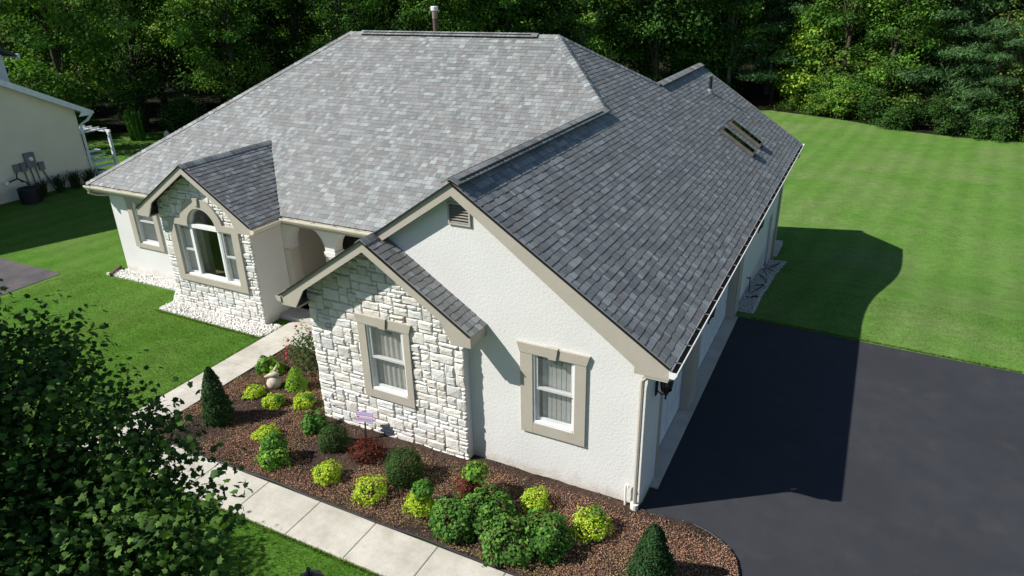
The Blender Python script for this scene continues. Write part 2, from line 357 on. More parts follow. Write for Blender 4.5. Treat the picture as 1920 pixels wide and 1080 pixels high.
# planting bed
BED = [(-9.04,1.72),(-9.04,-2.12)]+[(x, -2.135+.014*math.sin(x*1.9)+.01*math.sin(x*4.3+1)) for x in np.linspace(-8.5, 1.5, 34)]+[(1.71,-2.13)]+curve[::-1][1:]+[(.03,.1),(-6.45,.1),(-6.45,1.72)]
def inside(P, poly):
    x, y = P[:,0], P[:,1]; r = np.zeros(len(P), bool); n = len(poly)
    for i in range(n):
        x0, y0 = poly[i]; x1, y1 = poly[(i+1) % n]
        if y0 == y1: continue
        r ^= ((y0 > y) != (y1 > y)) & (x < (x1-x0)*(y-y0)/(y1-y0)+x0)
    return r
def bed_h(x, y): return .045+.05*noise.noise(Vector((x*1.3, y*1.3, 3)))+.022*noise.noise(Vector((x*6, y*6, 1)))
def build_bed():
    pts, tr = fill2d([BED]); bm = bmesh.new(); vs = [bm.verts.new((a, b, .02)) for a, b in pts]
    for t in tr: bm.faces.new([vs[i] for i in t])
    for x in np.arange(-9, 1.75, .1): bmesh.ops.bisect_plane(bm, geom=bm.verts[:]+bm.edges[:]+bm.faces[:], plane_co=(x,0,0), plane_no=(1,0,0))
    for y in np.arange(-2.1, 1.75, .1): bmesh.ops.bisect_plane(bm, geom=bm.verts[:]+bm.edges[:]+bm.faces[:], plane_co=(0,y,0), plane_no=(0,1,0))
    for v in bm.verts: v.co.z = .02 if v.is_boundary else max(.015, bed_h(v.co.x, v.co.y))
    me = bpy.data.meshes.new('planting_bed'); bm.to_mesh(me); bm.free(); me.materials.append(M['mulch'])
    me.polygons.foreach_set('use_smooth', [True]*len(me.polygons))
    struct(link('planting_bed', me))
    e = MB(); e.tube([(x, y, .035) for x, y in BED[:len(BED)-3]], .022, 6); e.build('bed_edging', 'black_plastic')
    tag(bpy.data.objects['bed_edging'], 'thin black plastic edging strip around the mulched planting bed', 'edging')
    # bark chips and creeping groundcover
    N = 24000; P = RS.uniform((-9.04,-2.15), (1.75,1.75), (N*3, 2)); P = P[inside(P, BED)][:N]
    P = P[~((P[:,0] > -6.34) & (P[:,1] > -.2) & (P[:,0] < -3.06)) & ~((P[:,0] >= -3.06) & (P[:,0] < 0.02) & (P[:,1] > -.01)) ]
    H = np.array([bed_h(x, y) for x, y in P]); n = len(P)
    pal = np.array([(.07,.05,.04),(.10,.068,.054),(.05,.04,.034),(.15,.115,.095),(.22,.18,.15)])
    c = pal[RS.choice(5, n, p=[.32,.3,.22,.12,.04])]
    V, F, C = leaf_arrays(np.column_stack([P, H+.008]), RS.normal(0, .35, (n, 3))+(0,0,1), RS.uniform(.015, .05, n), c, .35)
    stuff(link('bark_mulch', fast('bark_mulch', V, F, C, 'litter')), 'dark brown bark chips scattered over the planting bed', 'mulch')
    N = 190000; P = RS.uniform((-9.0,-2.1), (1.72,1.7), (N, 2)); P = P[inside(P, BED)]
    g = np.array([noise.noise(Vector((x*.55+9, y*.55, 0)))+.5*noise.noise(Vector((x*1.9, y*1.9, 5))) for x, y in P])
    wallgap = np.where(P[:,0] > -3.06, -.02-P[:,1], np.where(P[:,0] > -6.34, -.22-P[:,1], 1))
    keep = (g > -.22+RS.normal(0, .12, len(P))) & (wallgap > .10+.25*RS.rand(len(P)))
    P = P[keep]; g = g[keep]; n = len(P); H = np.array([bed_h(x, y) for x, y in P])
    pal = np.array([(.37,.185,.125),(.33,.20,.11),(.42,.25,.185),(.25,.20,.075),(.20,.22,.065),(.19,.115,.078)])
    w2 = np.array([noise.noise(Vector((x*.8, y*.8, 11))) for x, y in P])
    idx = np.where(w2+RS.normal(0, .3, n) > .12, RS.choice([3,4,1], n, p=[.45,.25,.3]), RS.choice([0,1,2,5], n, p=[.35,.25,.15,.25]))
    V, F, C = leaf_arrays(np.column_stack([P, H+RS.uniform(.005, .035, n)]), RS.normal(0, .7, (n, 3))+(0,0,.8), RS.uniform(.012, .027, n), pal[idx]*RS.uniform(.75, 1.25, (n, 1)), .7)
    stuff(link('sedum_groundcover', fast('sedum_groundcover', V, F, C, 'litter')), 'reddish brown creeping groundcover spread over the planting bed', 'groundcover')
def leaf_arrays(P, Nn, S, C, asp=.55, fold=.1):
    P = np.asarray(P, float); n = len(P); Nn = np.asarray(Nn, float)
    Nn = Nn/np.maximum(np.linalg.norm(Nn, axis=1, keepdims=True), 1e-6)
    r = RS.normal(size=(n, 3)); a = np.cross(Nn, r); a /= np.maximum(np.linalg.norm(a, axis=1, keepdims=True), 1e-6)
    b = np.cross(Nn, a); S = np.broadcast_to(S, (n,))[:, None]
    V = np.stack([P-a*S*.5, P+b*S*asp*.5+Nn*S*fold, P+a*S*.5, P-b*S*asp*.5+Nn*S*fold], 1).reshape(-1, 3)
    F = np.arange(4*n).reshape(n, 4); return V, F, np.repeat(np.broadcast_to(C, (n, 3)), 4, 0)
build_bed()
def gravel(name, loops, n, label, tint=1.0, on_slope=False):
    P = []
    for lp, cnt in zip(loops, n):
        lp = np.array(lp); q = RS.uniform(lp.min(0), lp.max(0), (cnt*3, 2)); P.append(q[inside(q, [tuple(t) for t in lp])][:cnt])
    P = np.concatenate(P); k = len(P)
    base = np.array([(1,0,0),(0,1,0),(-1,0,0),(0,-1,0),(0,0,1),(0,0,-1)], float)
    R = RS.normal(size=(k, 3, 3)); Q = np.linalg.qr(R)[0]
    s = RS.uniform(.014, .032, (k, 1, 1))*RS.uniform(.7, 1.2, (k, 6, 1))
    z = (ground_z(P[:,0], P[:,1]) if on_slope else 0)+RS.uniform(.015, .045, k)
    V = np.einsum('ij,kjl->kil', base, Q)*s+np.column_stack([P, z])[:, None, :]
    f = np.array([(0,1,4),(1,2,4),(2,3,4),(3,0,4),(1,0,5),(2,1,5),(3,2,5),(0,3,5)])
    F = (f[None]+6*np.arange(k)[:, None, None]).reshape(-1, 3)
    C = np.repeat((RS.uniform(.75, 1.15, (k, 1))*tint)*np.array([[1,.99,.96]]), 6, 0)
    stuff(link(name, fast(name, V.reshape(-1, 3), F, C, 'gravel')), label, 'gravel')
GA = [(-17.3,2.78),(-14.3,2.82),(-13.75,2.3),(-13.72,1.8),(-10.05,1.76),(-9.95,1.95),(-9.95,2.4),(-13.4,2.4),(-13.4,3.4),(-17.0,3.4)]
struct(flat('gravel_strip_ground', 'gravel_base', GA, .012))
gravel('white_gravel', [GA], [7000], 'white gravel strip along the foot of the arched window wall', 1.2)
GB = [(.0,8.15),(.42,8.0),(.5,10),(.48,12),(.55,14.4),(0,14.4)]
mbg = MB(); mbg.add([(0,8.0,.0),(.45,8.0,.0)]+[(x, y, gz(x, y)+.015) for y in np.linspace(8.3, 14.4, 12) for x in (0,.47)], [(2*i, 2*i+1, 2*i+3, 2*i+2) for i in range(12)])
struct(mbg.build('side_gravel_ground', 'gravel_base'))
gravel('grey_gravel', [GB], [2600], 'pale gravel strip along the shaded side wall', .9, True)
tag(MB().build('x', 'wood') if False else (lambda mb: (mb.obox((-17.16,3.02,.05), (.17,-.28,0), (.03,.02,0), (0,0,.06)), mb.build('timber_edging', 'wood'))[1])(MB()), 'short dark timber edging at the left end of the gravel strip', 'edging')

# ------------------------------------------------------------------ house dimensions
He = 2.75; m = .668; m2 = .651; xr = .34; xL = -6.611; rx = (xr+xL)/2; Hr = He+m*(xr-rx)
yo = .16; L = 15.67; yf = 2.94; xmr = -5.211; xml = -11.913; xle = -17.289; Hm = He+m*(xr-xmr)
ym = yf+(Hm-He)/m2; yb = 2*ym-yf; yj = yf+(Hr-He)/m2; yj2 = yb-(Hr-He)/m2; ml = (Hm-He)/(xml-xle)
g2x = -11.884; g2h = 2.74; g2m = .65; g2hw = 1.944; g2f = 1.95; g2r = g2h+g2m*g2hw
g3x = -4.66; g3hw = 1.955; g3f = -.52; g3h = He; g3r = g3h+m*g3hw
YFW = 3.27; XLW = -16.94
house = thing('house', 'white stucco and stone single storey house with grey shingle roof', 'house')

# ------------------------------------------------------------------ shingles
PAL = [((.280,.303,.295), .15), ((.206,.217,.213), .31), ((.160,.172,.172), .17), ((.192,.188,.180), .20), ((.236,.247,.241), .17)]
PALC = [p[0] for p in PAL]; PALW = [p[1] for p in PAL]
EXP = .1248
TABW = [.07, .095, .115, .135, .165]
PIECES = []      # candidate single shingles
def tab_geo(u0b, u1b, u0t, u1t, vb, vt, t):
    return [(u0b,vb,0),(u1b,vb,0),(u0b,vb,t),(u1b,vb,t),(u0t,vt,.001),(u1t,vt,.001)], [(2,3,5,4),(0,1,3,2),(0,2,4),(1,5,3)]
EDGE = (.022, .022, .024)      # asphalt on a shingle's cut edge, coloured darker to deepen course shadow lines
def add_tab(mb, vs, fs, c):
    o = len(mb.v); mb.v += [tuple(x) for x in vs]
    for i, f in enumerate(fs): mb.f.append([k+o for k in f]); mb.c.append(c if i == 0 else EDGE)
def slope(name, O, U, V, deckloop, lo, hi, vmax, cand=False):
    O = Vector(O); U = Vector(U).normalized(); V = Vector(V).normalized(); W = U.cross(V)
    d = MB(); d.prism([Vector(p)-W*.006 for p in deckloop], W, .07); roof = d.build(name, 'deck', house)
    mb = MB(); cand_list = []
    rows = int(math.ceil(vmax/EXP))
    for k in range(rows):
        vb = k*EXP-.012; vt = min(vmax, (k+1)*EXP+.028)
        if vt-vb < .03: continue
        l0, h0, l1, h1 = lo(max(vb, 0)), hi(max(vb, 0)), lo(vt), hi(vt)
        u = min(l0, l1)-random.random()*.3; ci = 0
        while u < max(h0, h1):
            wd = random.choice(TABW); e = u+wd
            if random.random() > .12: ci = random.choices(range(5), PALW)[0]
            a0, a1 = max(u+.002, l0), min(e-.002, h0); b0, b1 = max(u+.002, l1), min(e-.002, h1)
            lam = random.random() < .5
            t = .0112 if lam else .0078; vbb = vb-(.007 if lam else 0)
            if a1 > a0 or b1 > b0:
                full = a1-a0 > wd-.006 and b1-b0 > wd-.006 and vt == (k+1)*EXP+.028
                if a1 < a0: a0 = a1 = (b0 if b0 > l0 and a0 <= l0+1e-6 else b1)
                if b1 < b0: b0 = b1 = (a0 if a0 > b1 else a1); 
                c = PALC[ci]; j = random.uniform(.88, 1.12); c = (c[0]*j, c[1]*j, c[2]*j)
                rec = (a0, a1, b0, b1, vbb, vt, t, c, ci, wd, lam)
                if full and cand:
                    P = O+U*((a0+a1)/2)+V*vb
                    cand_list.append(((P-CAM).length, rec, P))
                else:
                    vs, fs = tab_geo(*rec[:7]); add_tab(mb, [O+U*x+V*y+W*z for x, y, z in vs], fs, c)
            u = e
    return roof, mb, cand_list, (O, U, V, W)
SH = {}
def single(wd, ci, lam, j):
    key = (wd, ci, lam, j)
    if key not in SH:
        b = MB(); c = PALC[ci]; q = (.93, 1.07)[j]
        vs, fs = tab_geo(-wd/2+.002, wd/2-.002, -wd/2+.002, wd/2-.002, -.007 if lam else 0, EXP+.04, .0112 if lam else .0078)
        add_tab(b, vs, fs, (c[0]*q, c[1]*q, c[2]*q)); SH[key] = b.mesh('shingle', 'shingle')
    return SH[key]
def finish(sl, nsingle):
    roof, mb, cl, (O, U, V, W) = sl
    cl.sort(key=lambda t: t[0])
    rot = Matrix((U, V, W)).transposed().to_4x4()
    for i, (dd, rec, P) in enumerate(cl):
        if i < nsingle:
            o = link('shingle', single(rec[9], rec[8], rec[10], random.randint(0, 1)), roof)
            mm = rot.copy(); mm.translation = P; o.matrix_basis = mm
        else:
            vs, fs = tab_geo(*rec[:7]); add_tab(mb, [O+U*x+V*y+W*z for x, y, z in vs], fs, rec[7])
    if mb.v: stuff(mb.build('shingle_field', 'shingle', roof))
    return roof
s1 = math.sqrt(1+m*m); s2 = math.sqrt(1+m2*m2); hJ = Hr-He
R_right = finish(slope('garage_roof', (xr,0,He), (0,1,0), (-1,0,m),
    [(xr,-yo,He),(xr,L,He),(rx,L,Hr),(rx,yj2,Hr),(xmr,ym,Hm),(rx,yj,Hr),(rx,-yo,Hr)],
    lambda v: -yo-.02 if v*m/s1 <= hJ else yj+(v*m/s1-hJ)/m2, lambda v: L if v*m/s1 <= hJ else yj2-(v*m/s1-hJ)/m2, (Hm-He)*s1/m, True), 230)
R_front = finish(slope('main_roof', (0,yf,He), (1,0,0), (0,1,m2),
    [(xle,yf,He),(xL,yf,He),(rx,yj,Hr),(xmr,ym,Hm),(xml,ym,Hm)],
    lambda v: xle+v*m2/s2/ml, lambda v: xL+v*m2/s2/m if v*m2/s2 <= hJ else xr-v*m2/s2/m, (Hm-He)*s2/m2), 0)
finish(slope('garage_roof_inner', (xL,0,He), (0,-1,0), (1,0,m),
    [(xL,yf,He),(xL,-yo,He),(rx,-yo,Hr),(rx,yj,Hr)],
    lambda v: -(yf+v*m/s1/m2), lambda v: yo+.02 if v*m/s1 > g3r-g3h else yo-.0, hJ*s1/m), 0)
finish(slope('stone_gable_roof_left', (g3x-g3hw,0,g3h), (0,-1,0), (1,0,m),
    [(g3x-g3hw,-yo,g3h),(g3x-g3hw,g3f,g3h),(g3x,g3f,g3r),(g3x,-yo,g3r)], lambda v: yo, lambda v: -g3f+.02, g3hw*s1), 0)
R_g3 = finish(slope('stone_gable_roof', (g3x+g3hw,0,g3h), (0,1,0), (-1,0,m),
    [(g3x+g3hw,g3f,g3h),(g3x+g3hw,0,g3h),(g3x,0,g3r),(g3x,g3f,g3r)], lambda v: g3f-.02, lambda v: -.002, g3hw*s1, True), 70)
sg = math.sqrt(1+g2m*g2m)
yv = lambda z: yf+(z-He)/m2
finish(slope('arch_gable_roof', (g2x+g2hw,0,g2h), (0,1,0), (-1,0,g2m),
    [(g2x+g2hw,g2f,g2h),(g2x+g2hw,yv(g2h),g2h),(g2x,yv(g2r),g2r),(g2x,g2f,g2r)], lambda v: g2f-.02, lambda v: yv(g2h+v*g2m/sg), g2hw*sg), 0)
finish(slope('arch_gable_roof_left', (g2x-g2hw,0,g2h), (0,-1,0), (1,0,g2m),
    [(g2x-g2hw,yv(g2h),g2h),(g2x-g2hw,g2f,g2h),(g2x,g2f,g2r),(g2x,yv(g2r),g2r)], lambda v: -yv(g2h+v*g2m/sg), lambda v: -g2f+.02, g2hw*sg), 0)
sl = math.sqrt(1+ml*ml)
finish(slope('main_roof_left', (xle,0,He), (0,-1,0), (1,0,ml), [(xle,yb,He),(xle,yf,He),(xml,ym,Hm)],
    lambda v: -(yb-v*ml/sl/m2), lambda v: -(yf+v*ml/sl/m2), (Hm-He)*sl/ml), 0)
finish(slope('main_roof_back', (0,yb,He), (-1,0,0), (0,-1,m2), [(xL,yb,He),(xle,yb,He),(xml,ym,Hm),(xmr,ym,Hm),(rx,yj2,Hr)],
    lambda v: -(xL+v*m2/s2/m) if v*m2/s2 <= hJ else -(xr-v*m2/s2/m), lambda v: -(xle+v*m2/s2/ml), (Hm-He)*s2/m2), 0)
finish(slope('garage_roof_back', (xL,0,He), (0,-1,0), (1,0,m), [(xL,L,He),(xL,yb,He),(rx,yj2,Hr),(rx,L,Hr)],
    lambda v: -L, lambda v: -(yb-v*m/s1/m2), hJ*s1/m), 0)

# ridge and hip caps, one folded piece each
def caps(A, B, d1, d2, parent, up=.018, wid=.135, exp=.135):
    A = Vector(A); B = Vector(B); t = (B-A).normalized(); n = int((B-A).length/exp)
    d1 = Vector(d1); d1 = (d1-t*d1.dot(t)).normalized(); d2 = Vector(d2); d2 = (d2-t*d2.dot(t)).normalized()
    nz = (-(d1+d2)).normalized()
    var = []
    for ci in range(5):
        for q in (.9, 1.08):
            b = MB(); c = tuple(x*q for x in PALC[ci]); ln = exp+.05; th = .014
            def ring(y, h): return [t*y+d1*wid+nz*(h-.004), t*y+d1*wid*.45+nz*(h+.004), t*y+nz*(h+.004), t*y+d2*wid*.45+nz*(h+.004), t*y+d2*wid+nz*(h-.004)]
            a = ring(0, up+th); e = ring(ln, up+.002); lo_ = ring(0, up-.012)
            vs = a+e+lo_; fs = [(i, i+1, i+6, i+5) for i in range(4)]+[(10+i, 11+i, i+1, i) for i in range(4)]+[(0, 5, 10), (4, 14, 9)]
            b.add(vs, fs, c); var.append(b.mesh('ridge_cap', 'shingle'))
    for i in range(n): link('ridge_cap', random.choice(var), parent, A+t*(i*(B-A).length/n))
dR = (1,0,-m); dLg = (-1,0,-m); dF = (0,-1,-m2); dB = (0,1,-m2); dLm = (-1,0,-ml)
vent = MB(); vent.obox((rx,(yj-yo)/2-.15,Hr+.012), (.11,0,0), (0,(yj+yo)/2-.25,0), (0,0,.028)); vent.build('ridge_vent', 'dark', R_right)
caps((rx,-yo-.02,Hr+.03), (rx,yj-.1,Hr+.03), (1,0,-.42), (-1,0,-.42), R_right, .03, .165)
caps((rx,yj2,Hr+.02), (rx,L,Hr+.02), (1,0,-.42), (-1,0,-.42), R_right, .03, .165)
caps((rx,yj,Hr), (xmr,ym,Hm), dF, dR, R_right)
caps((rx,yj2,Hr), (xmr,ym,Hm), dB, dR, R_right)
caps((xle,yf,He), (xml,ym,Hm), dF, dLm, R_front)
vent = MB(); vent.obox(((xml+xmr)/2-.1,ym,Hm+.012), ((xmr-xml)/2-.65,0,0), (0,.11,0), (0,0,.028)); vent.build('ridge_vent', 'dark', R_front)
caps((xml,ym,Hm), (xml+.45,ym,Hm), dF, dB, R_front)
caps((xml+.45,ym,Hm+.03), (xmr-.6,ym,Hm+.03), (0,-1,-.42), (0,1,-.42), R_front, .02, .165)
caps((xmr-.6,ym,Hm), (xmr,ym,Hm), dF, dB, R_front)
caps((g2x,g2f-.02,g2r), (g2x,yv(g2r)-.05,g2r), (1,0,-g2m), (-1,0,-g2m), R_front)
caps((g3x,g3f-.02,g3r), (g3x,0,g3r), dR, dLg, R_g3)

# ------------------------------------------------------------------ walls
def rake(poly, y, th, name='rake_board'):
    mb = MB(); mb.prism([(x, y, z) for x, z in poly], (0,-1,0), th); return mb.build(name, 'trim', house)
B_ = .195
# garage gable front
zt = lambda x: He+m*(xr-x)-.09 if x > rx else He+m*(x-xL)-.09
GW = rect(-1.87, 1.11, -1.14, 2.44); VENT = rect(-3.27, 4.40, -2.93, 4.70)
wall('garage_front_wall', 'stucco', house, [(-6.28,-.15),(0,-.15),(0,zt(0)),(rx,zt(rx)),(-6.28,zt(-6.28))], [GW, VENT], (0,0,0), (1,0,0), (0,0,1), .18)
rake([(rx,Hr+.012),(xr+.005,He+.012),(xr+.005,He-.19),(-.17,He-.19),(-.17,He-.19+.11),(rx,Hr-B_)], -yo-.005, .03)
rake([(rx,Hr+.012),(rx,Hr-B_),(g3x-.3,g3r-.2-B_),(g3x-.3,g3r-.2+.012)], -yo-.005, .03)
# gable 3 stone front (board)
rake([(g3x,g3r+.012),(g3x+g3hw+.005,g3h+.012),(g3x+g3hw+.005,g3h-.20),(-3.05,g3h-.20),(g3x+g3hw-.55,g3h+.55*m-B_),(g3x,g3r-B_)], g3f-.005, .03)
rake([(g3x,g3r+.012),(g3x,g3r-B_),(g3x-g3hw+.55,g3h+.55*m-B_),(-6.30,g3h-.20),(g3x-g3hw-.005,g3h-.20),(g3x-g3hw-.005,g3h+.012)], g3f-.005, .03)
# gable 2
rake([(g2x,g2r+.012),(g2x+g2hw+.005,g2h+.012),(g2x+g2hw+.005,g2h-.18),(-10.40,g2h-.18),(g2x+g2hw-.62,g2h+.62*g2m-B_),(g2x,g2r-B_)], g2f-.005, .03)
rake([(g2x,g2r+.012),(g2x,g2r-B_),(g2x-g2hw+.62,g2h+.62*g2m-B_),(-13.42,g2h-.18),(g2x-g2hw-.005,g2h-.18),(g2x-g2hw-.005,g2h+.012)], g2f-.005, .03)
# dark drip edges above the rake boards
for (xa, za, xb, zb, y) in ((rx,Hr,xr,He,-yo), (rx,Hr,xL+1.9,He+1.9*m,-yo), (g3x,g3r,g3x+g3hw,g3h,g3f), (g3x,g3r,g3x-g3hw,g3h,g3f), (g2x,g2r,g2x+g2hw,g2h,g2f), (g2x,g2r,g2x-g2hw,g2h,g2f)):
    mb = MB(); mb.prism([(xa,y-.037,za+.016),(xb,y-.037,zb+.016),(xb,y-.037,zb-.006),(xa,y-.037,za-.006)], (0,-1,0), .04); mb.build('drip_edge', 'black_plastic', house)
# eave soffits + fascia boxes
def boxp(name, mt, lo, hi, parent=house):
    mb = MB(); mb.box(lo, hi); return mb.build(name, mt, parent)
boxp('soffit', 'trim', (-.02,-yo,2.52), (xr-.01,L-.02,2.56)); boxp('fascia', 'trim', (xr-.03,-yo,2.56), (xr-.005,L-.02,He-.02))
boxp('soffit', 'trim', (xle+.02,yf+.01,2.52), (-13.3,YFW+.02,2.56)); boxp('fascia', 'trim', (xle+.02,yf+.005,2.56), (-13.3,yf+.03,He-.02))
boxp('soffit', 'trim', (-10.3,yf+.01,2.52), (xL+.3,YFW+.02,2.56)); boxp('fascia', 'trim', (-10.3,yf+.005,2.56), (xL+.3,yf+.03,He-.02))
boxp('soffit', 'trim', (xL+.01,g3f+.03,2.52), (-6.27,yf,2.56)); boxp('fascia', 'trim', (xL+.005,g3f+.03,2.56), (xL+.03,yf,He-.02))
boxp('soffit', 'trim', (-3.08,g3f+.03,2.54), (g3x+g3hw-.01,-.005,2.57)); boxp('fascia', 'trim', (g3x+g3hw-.03,g3f+.03,2.57), (g3x+g3hw-.004,-.005,He-.02))
boxp('soffit', 'trim', (-10.38,g2f+.03,2.54), (g2x+g2hw-.01,yf,2.57)); boxp('fascia', 'trim', (g2x+g2hw-.03,g2f+.03,2.57), (g2x+g2hw-.004,yf,g2h-.02))
boxp('soffit', 'trim', (g2x-g2hw+.01,g2f+.03,2.54), (-13.44,yf,2.57)); boxp('fascia', 'trim', (g2x-g2hw+.004,g2f+.03,2.57), (g2x-g2hw+.03,yf,g2h-.02))
boxp('soffit', 'trim', (xle+.01,yf,2.52), (XLW+.02,yb-.02,2.56)); boxp('fascia', 'trim', (xle+.005,yf,2.56), (xle+.03,yb-.02,He-.02))
# porch arch wall
def arch(xc, w_, zs, n=18, z0=0.12):
    r = w_/2; return [(xc-r,z0),(xc+r,z0)]+[(xc+r*math.cos(PI*k/n), zs+r*math.sin(PI*k/n)) for k in range(n+1)]
AR = [arch(-9.575,1.15,1.87), arch(-8.145,1.15,1.87), arch(-6.93,.72,1.87)]
wall('porch_wall', 'stucco', house, [(-10.36,-.1),(-6.28,-.1),(-6.28,2.6),(-10.36,2.6)], AR, (0,YFW,0), (1,0,0), (0,0,1), .30)
for x0, x1 in ((-10.34,-10.14),(-9.01,-8.71),(-7.58,-7.28)):
    if x0 > -9.5: mb = MB(); mb.box((x0-.02,YFW-.025,1.74), (x1+.02,YFW+.32,1.86)); mb.build('pillar_capital', 'stucco', house)
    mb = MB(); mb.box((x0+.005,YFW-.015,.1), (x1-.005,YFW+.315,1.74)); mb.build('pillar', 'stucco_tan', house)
boxp('porch_floor', 'concrete', (-10.35,2.75,-.1), (-6.3,6.59,.12)); boxp('porch_step', 'concrete', (-9.0,2.42,-.1), (-6.9,2.745,.13))
boxp('porch_back_wall', 'interior', (-12.6,6.6,.1), (-6.3,6.75,2.62)); boxp('porch_ceiling', 'stucco_tan', (-12.6,3.58,2.50), (-6.3,6.6,2.55))  # back wall coloured dark to stand in for the deep recess's shade
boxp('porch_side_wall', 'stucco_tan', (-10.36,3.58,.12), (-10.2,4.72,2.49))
fd = boxp('front_door', 'wood', (-8.7,6.55,.12), (-7.8,6.595,2.1)); boxp('handle', 'black_metal', (-8.62,6.5,1.02), (-8.58,6.545,1.2), fd)
pl = MB(); pl.tube([(-7.95,3.95,2.5),(-7.95,3.95,2.35)], .008, 6); pl.lathe([(.02,2.35),(.12,2.3),(.10,2.12),(.03,2.08)], (-7.95,3.95,0), 8); pl.build('porch_lantern', 'black_metal', house)
# left front wall, gable-2 returns, side walls, back
LW = rect(-15.98, 1.05, -15.15, 2.38)
wall('left_front_wall', 'stucco', house, [(XLW,-.15),(-13.3,-.15),(-13.3,2.55),(XLW,2.55)], [LW], (0,YFW,0), (1,0,0), (0,0,1), .18)
boxp('gable_return_wall', 'stucco', (-10.52,2.302,-.1), (-10.362,YFW-.002,2.56)); boxp('gable_return_wall', 'stucco', (-13.452,2.302,-.1), (-13.3,YFW-.002,2.56))
boxp('left_wall', 'stucco', (XLW,YFW+.18,-.4), (XLW+.18,14.0,2.55)); boxp('back_wall', 'stucco', (XLW+.18,13.85,-1.3), (-6.28,14.0,2.55))
boxp('garage_left_wall', 'stucco', (-6.335,-.0,-.1), (-6.16,YFW-.002,2.55)); boxp('garage_left_wall', 'stucco', (-6.28,14.0,-1.4), (-6.1,14.8,2.55))
boxp('stone_return_wall', 'stucco', (-3.2,-.148,-.12), (-3.062,-.002,2.56)); boxp('stone_return_wall', 'stucco', (-6.338,-.148,-.12), (-6.2,-.002,2.56))
# side wall with door openings: u = y, v = z, normal +X
D1 = rect(.92, 0.0, 3.02, 2.05); D2 = rect(3.66, 0.0, 7.42, 2.05); D3 = rect(12.7, -1.0, 13.55, .95)
wall('garage_side_wall', 'stucco', house, [(.182,-.2),(8,-.3),(14.9,-1.45),(14.9,2.54),(.182,2.54)], [D1, D2, D3], (0,0,0), (0,1,0), (0,0,1), .18)
wall('back_gable_wall', 'stucco', house, [(.19,-1.45),(6.28,-1.45),(6.28,zt(-6.2)),(3.13,zt(rx)),(.19,zt(0))], [], (0,14.9,0), (-1,0,0), (0,0,1), .18)
for k, (a, b) in enumerate(((.92,3.02),(3.66,7.42))):
    gd = part('garage_door', house); nr = 4
    for i in range(nr):
        mb = MB(); z0 = .03+i*.505; mb.box((-.20,a+.0,z0), (-.15,b,z0+.495))
        npan = 4 if k == 0 else 8; wp = (b-a)/npan
        for j in range(npan): mb.box((-.149,a+j*wp+.05,z0+.08), (-.137,a+(j+1)*wp-.05,z0+.415))
        mb.build('door_section', 'door_white', gd)
    mb = MB(); mb.box((-.13,a-.09,-.02), (.022,a+.015,2.035)); mb.box((-.13,b-.015,-.02), (.022,b+.09,2.035)); mb.box((-.128,a-.09,2.035), (.022,b+.09,2.14)); mb.build('door_casing', 'trim', gd)
boxp('garage_pier', 'trim', (.0,3.12,-.1), (.028,3.56,2.52)); boxp('garage_pier', 'trim', (.0,7.52,-.2), (.05,8.1,2.52))
struct(boxp('garage_apron', 'concrete', (-.14,.55,-.05), (.14,7.6,.035), None))
sdr = boxp('side_door', 'black_metal', (-.12,12.75,-1.0), (-.07,13.5,.9)); boxp('door_casing', 'white', (-.06,13.5,-1.0), (.02,13.6,1.0), sdr); boxp('door_casing', 'white', (-.06,12.62,-1.0), (.02,12.74,1.0), sdr)
boxp('porch_pad', 'concrete', (-6.1,15.1,-1.6), (.14,16.8,-1.05))
mb = MB(); mb.box((-.12,15.42,-1.06), (.0,15.54,2.54)); mb.box((-6.2,15.42,-1.06), (-6.08,15.54,2.54)); mb.build('porch_post', 'trim', house)
rake([(rx,Hr+.0),(xr,He+.0),(xr,He-.19),(-.17,He-.19),(rx,Hr-B_)], L+.03, .03); rake([(rx,Hr),(rx,Hr-B_),(xL+.5,He-.19),(xL,He-.19),(xL,He)], L+.03, .03)
boxp('house_floor', 'interior', (XLW+.2,YFW+.2,-.08), (-10.56,13.8,.05)); boxp('garage_floor', 'interior', (-6.1,.2,-.08), (-.22,14.6,.05))
boxp('house_floor', 'interior', (-13.28,2.5,-.08), (-10.54,YFW+.19,.045)); boxp('ceiling', 'interior', (XLW+.2,YFW+.2,2.57), (-10.6,13.8,2.6)); boxp('partition_wall', 'interior', (XLW+.2,7.0,.05), (-10.56,7.1,2.56))

# ------------------------------------------------------------------ stone facing
def clip(poly, a, b, c):     # keep a*x+b*y <= c
    out = []
    for i in range(len(poly)):
        p, q = poly[i], poly[(i+1) % len(poly)]; dp = a*p[0]+b*p[1]-c; dq = a*q[0]+b*q[1]-c
        if dp <= 0: out.append(p)
        if (dp < 0 < dq) or (dq < 0 < dp):
            t = dp/(dp-dq); out.append((p[0]+(q[0]-p[0])*t, p[1]+(q[1]-p[1])*t))
    return out
def ashlar(x0, x1, z0, z1, cw, ch):
    nx = int(round((x1-x0)/cw)); nz = int(round((z1-z0)/ch)); cw = (x1-x0)/nx
    occ = np.zeros((nz, nx), bool); out = []
    sizes = [(2,1),(3,1),(4,1),(2,2),(3,2),(4,2),(5,2),(3,3),(4,3),(1,1),(2,3),(5,1)]; wts = [4,3.5,1.6,5,6,4,1.2,1.4,.7,1.2,1.0,.3]
    for r in range(nz):
        for c in range(nx):
            if occ[r, c]: continue
            for _ in range(14):
                w_, h_ = random.choices(sizes, wts)[0]
                if c+w_ <= nx and r+h_ <= nz and not occ[r:r+h_, c:c+w_].any(): break
            else: w_ = h_ = 1
            occ[r:r+h_, c:c+w_] = True
            out.append((x0+c*cw, z0+r*ch, x0+(c+w_)*cw, z0+(r+h_)*ch))
    return out
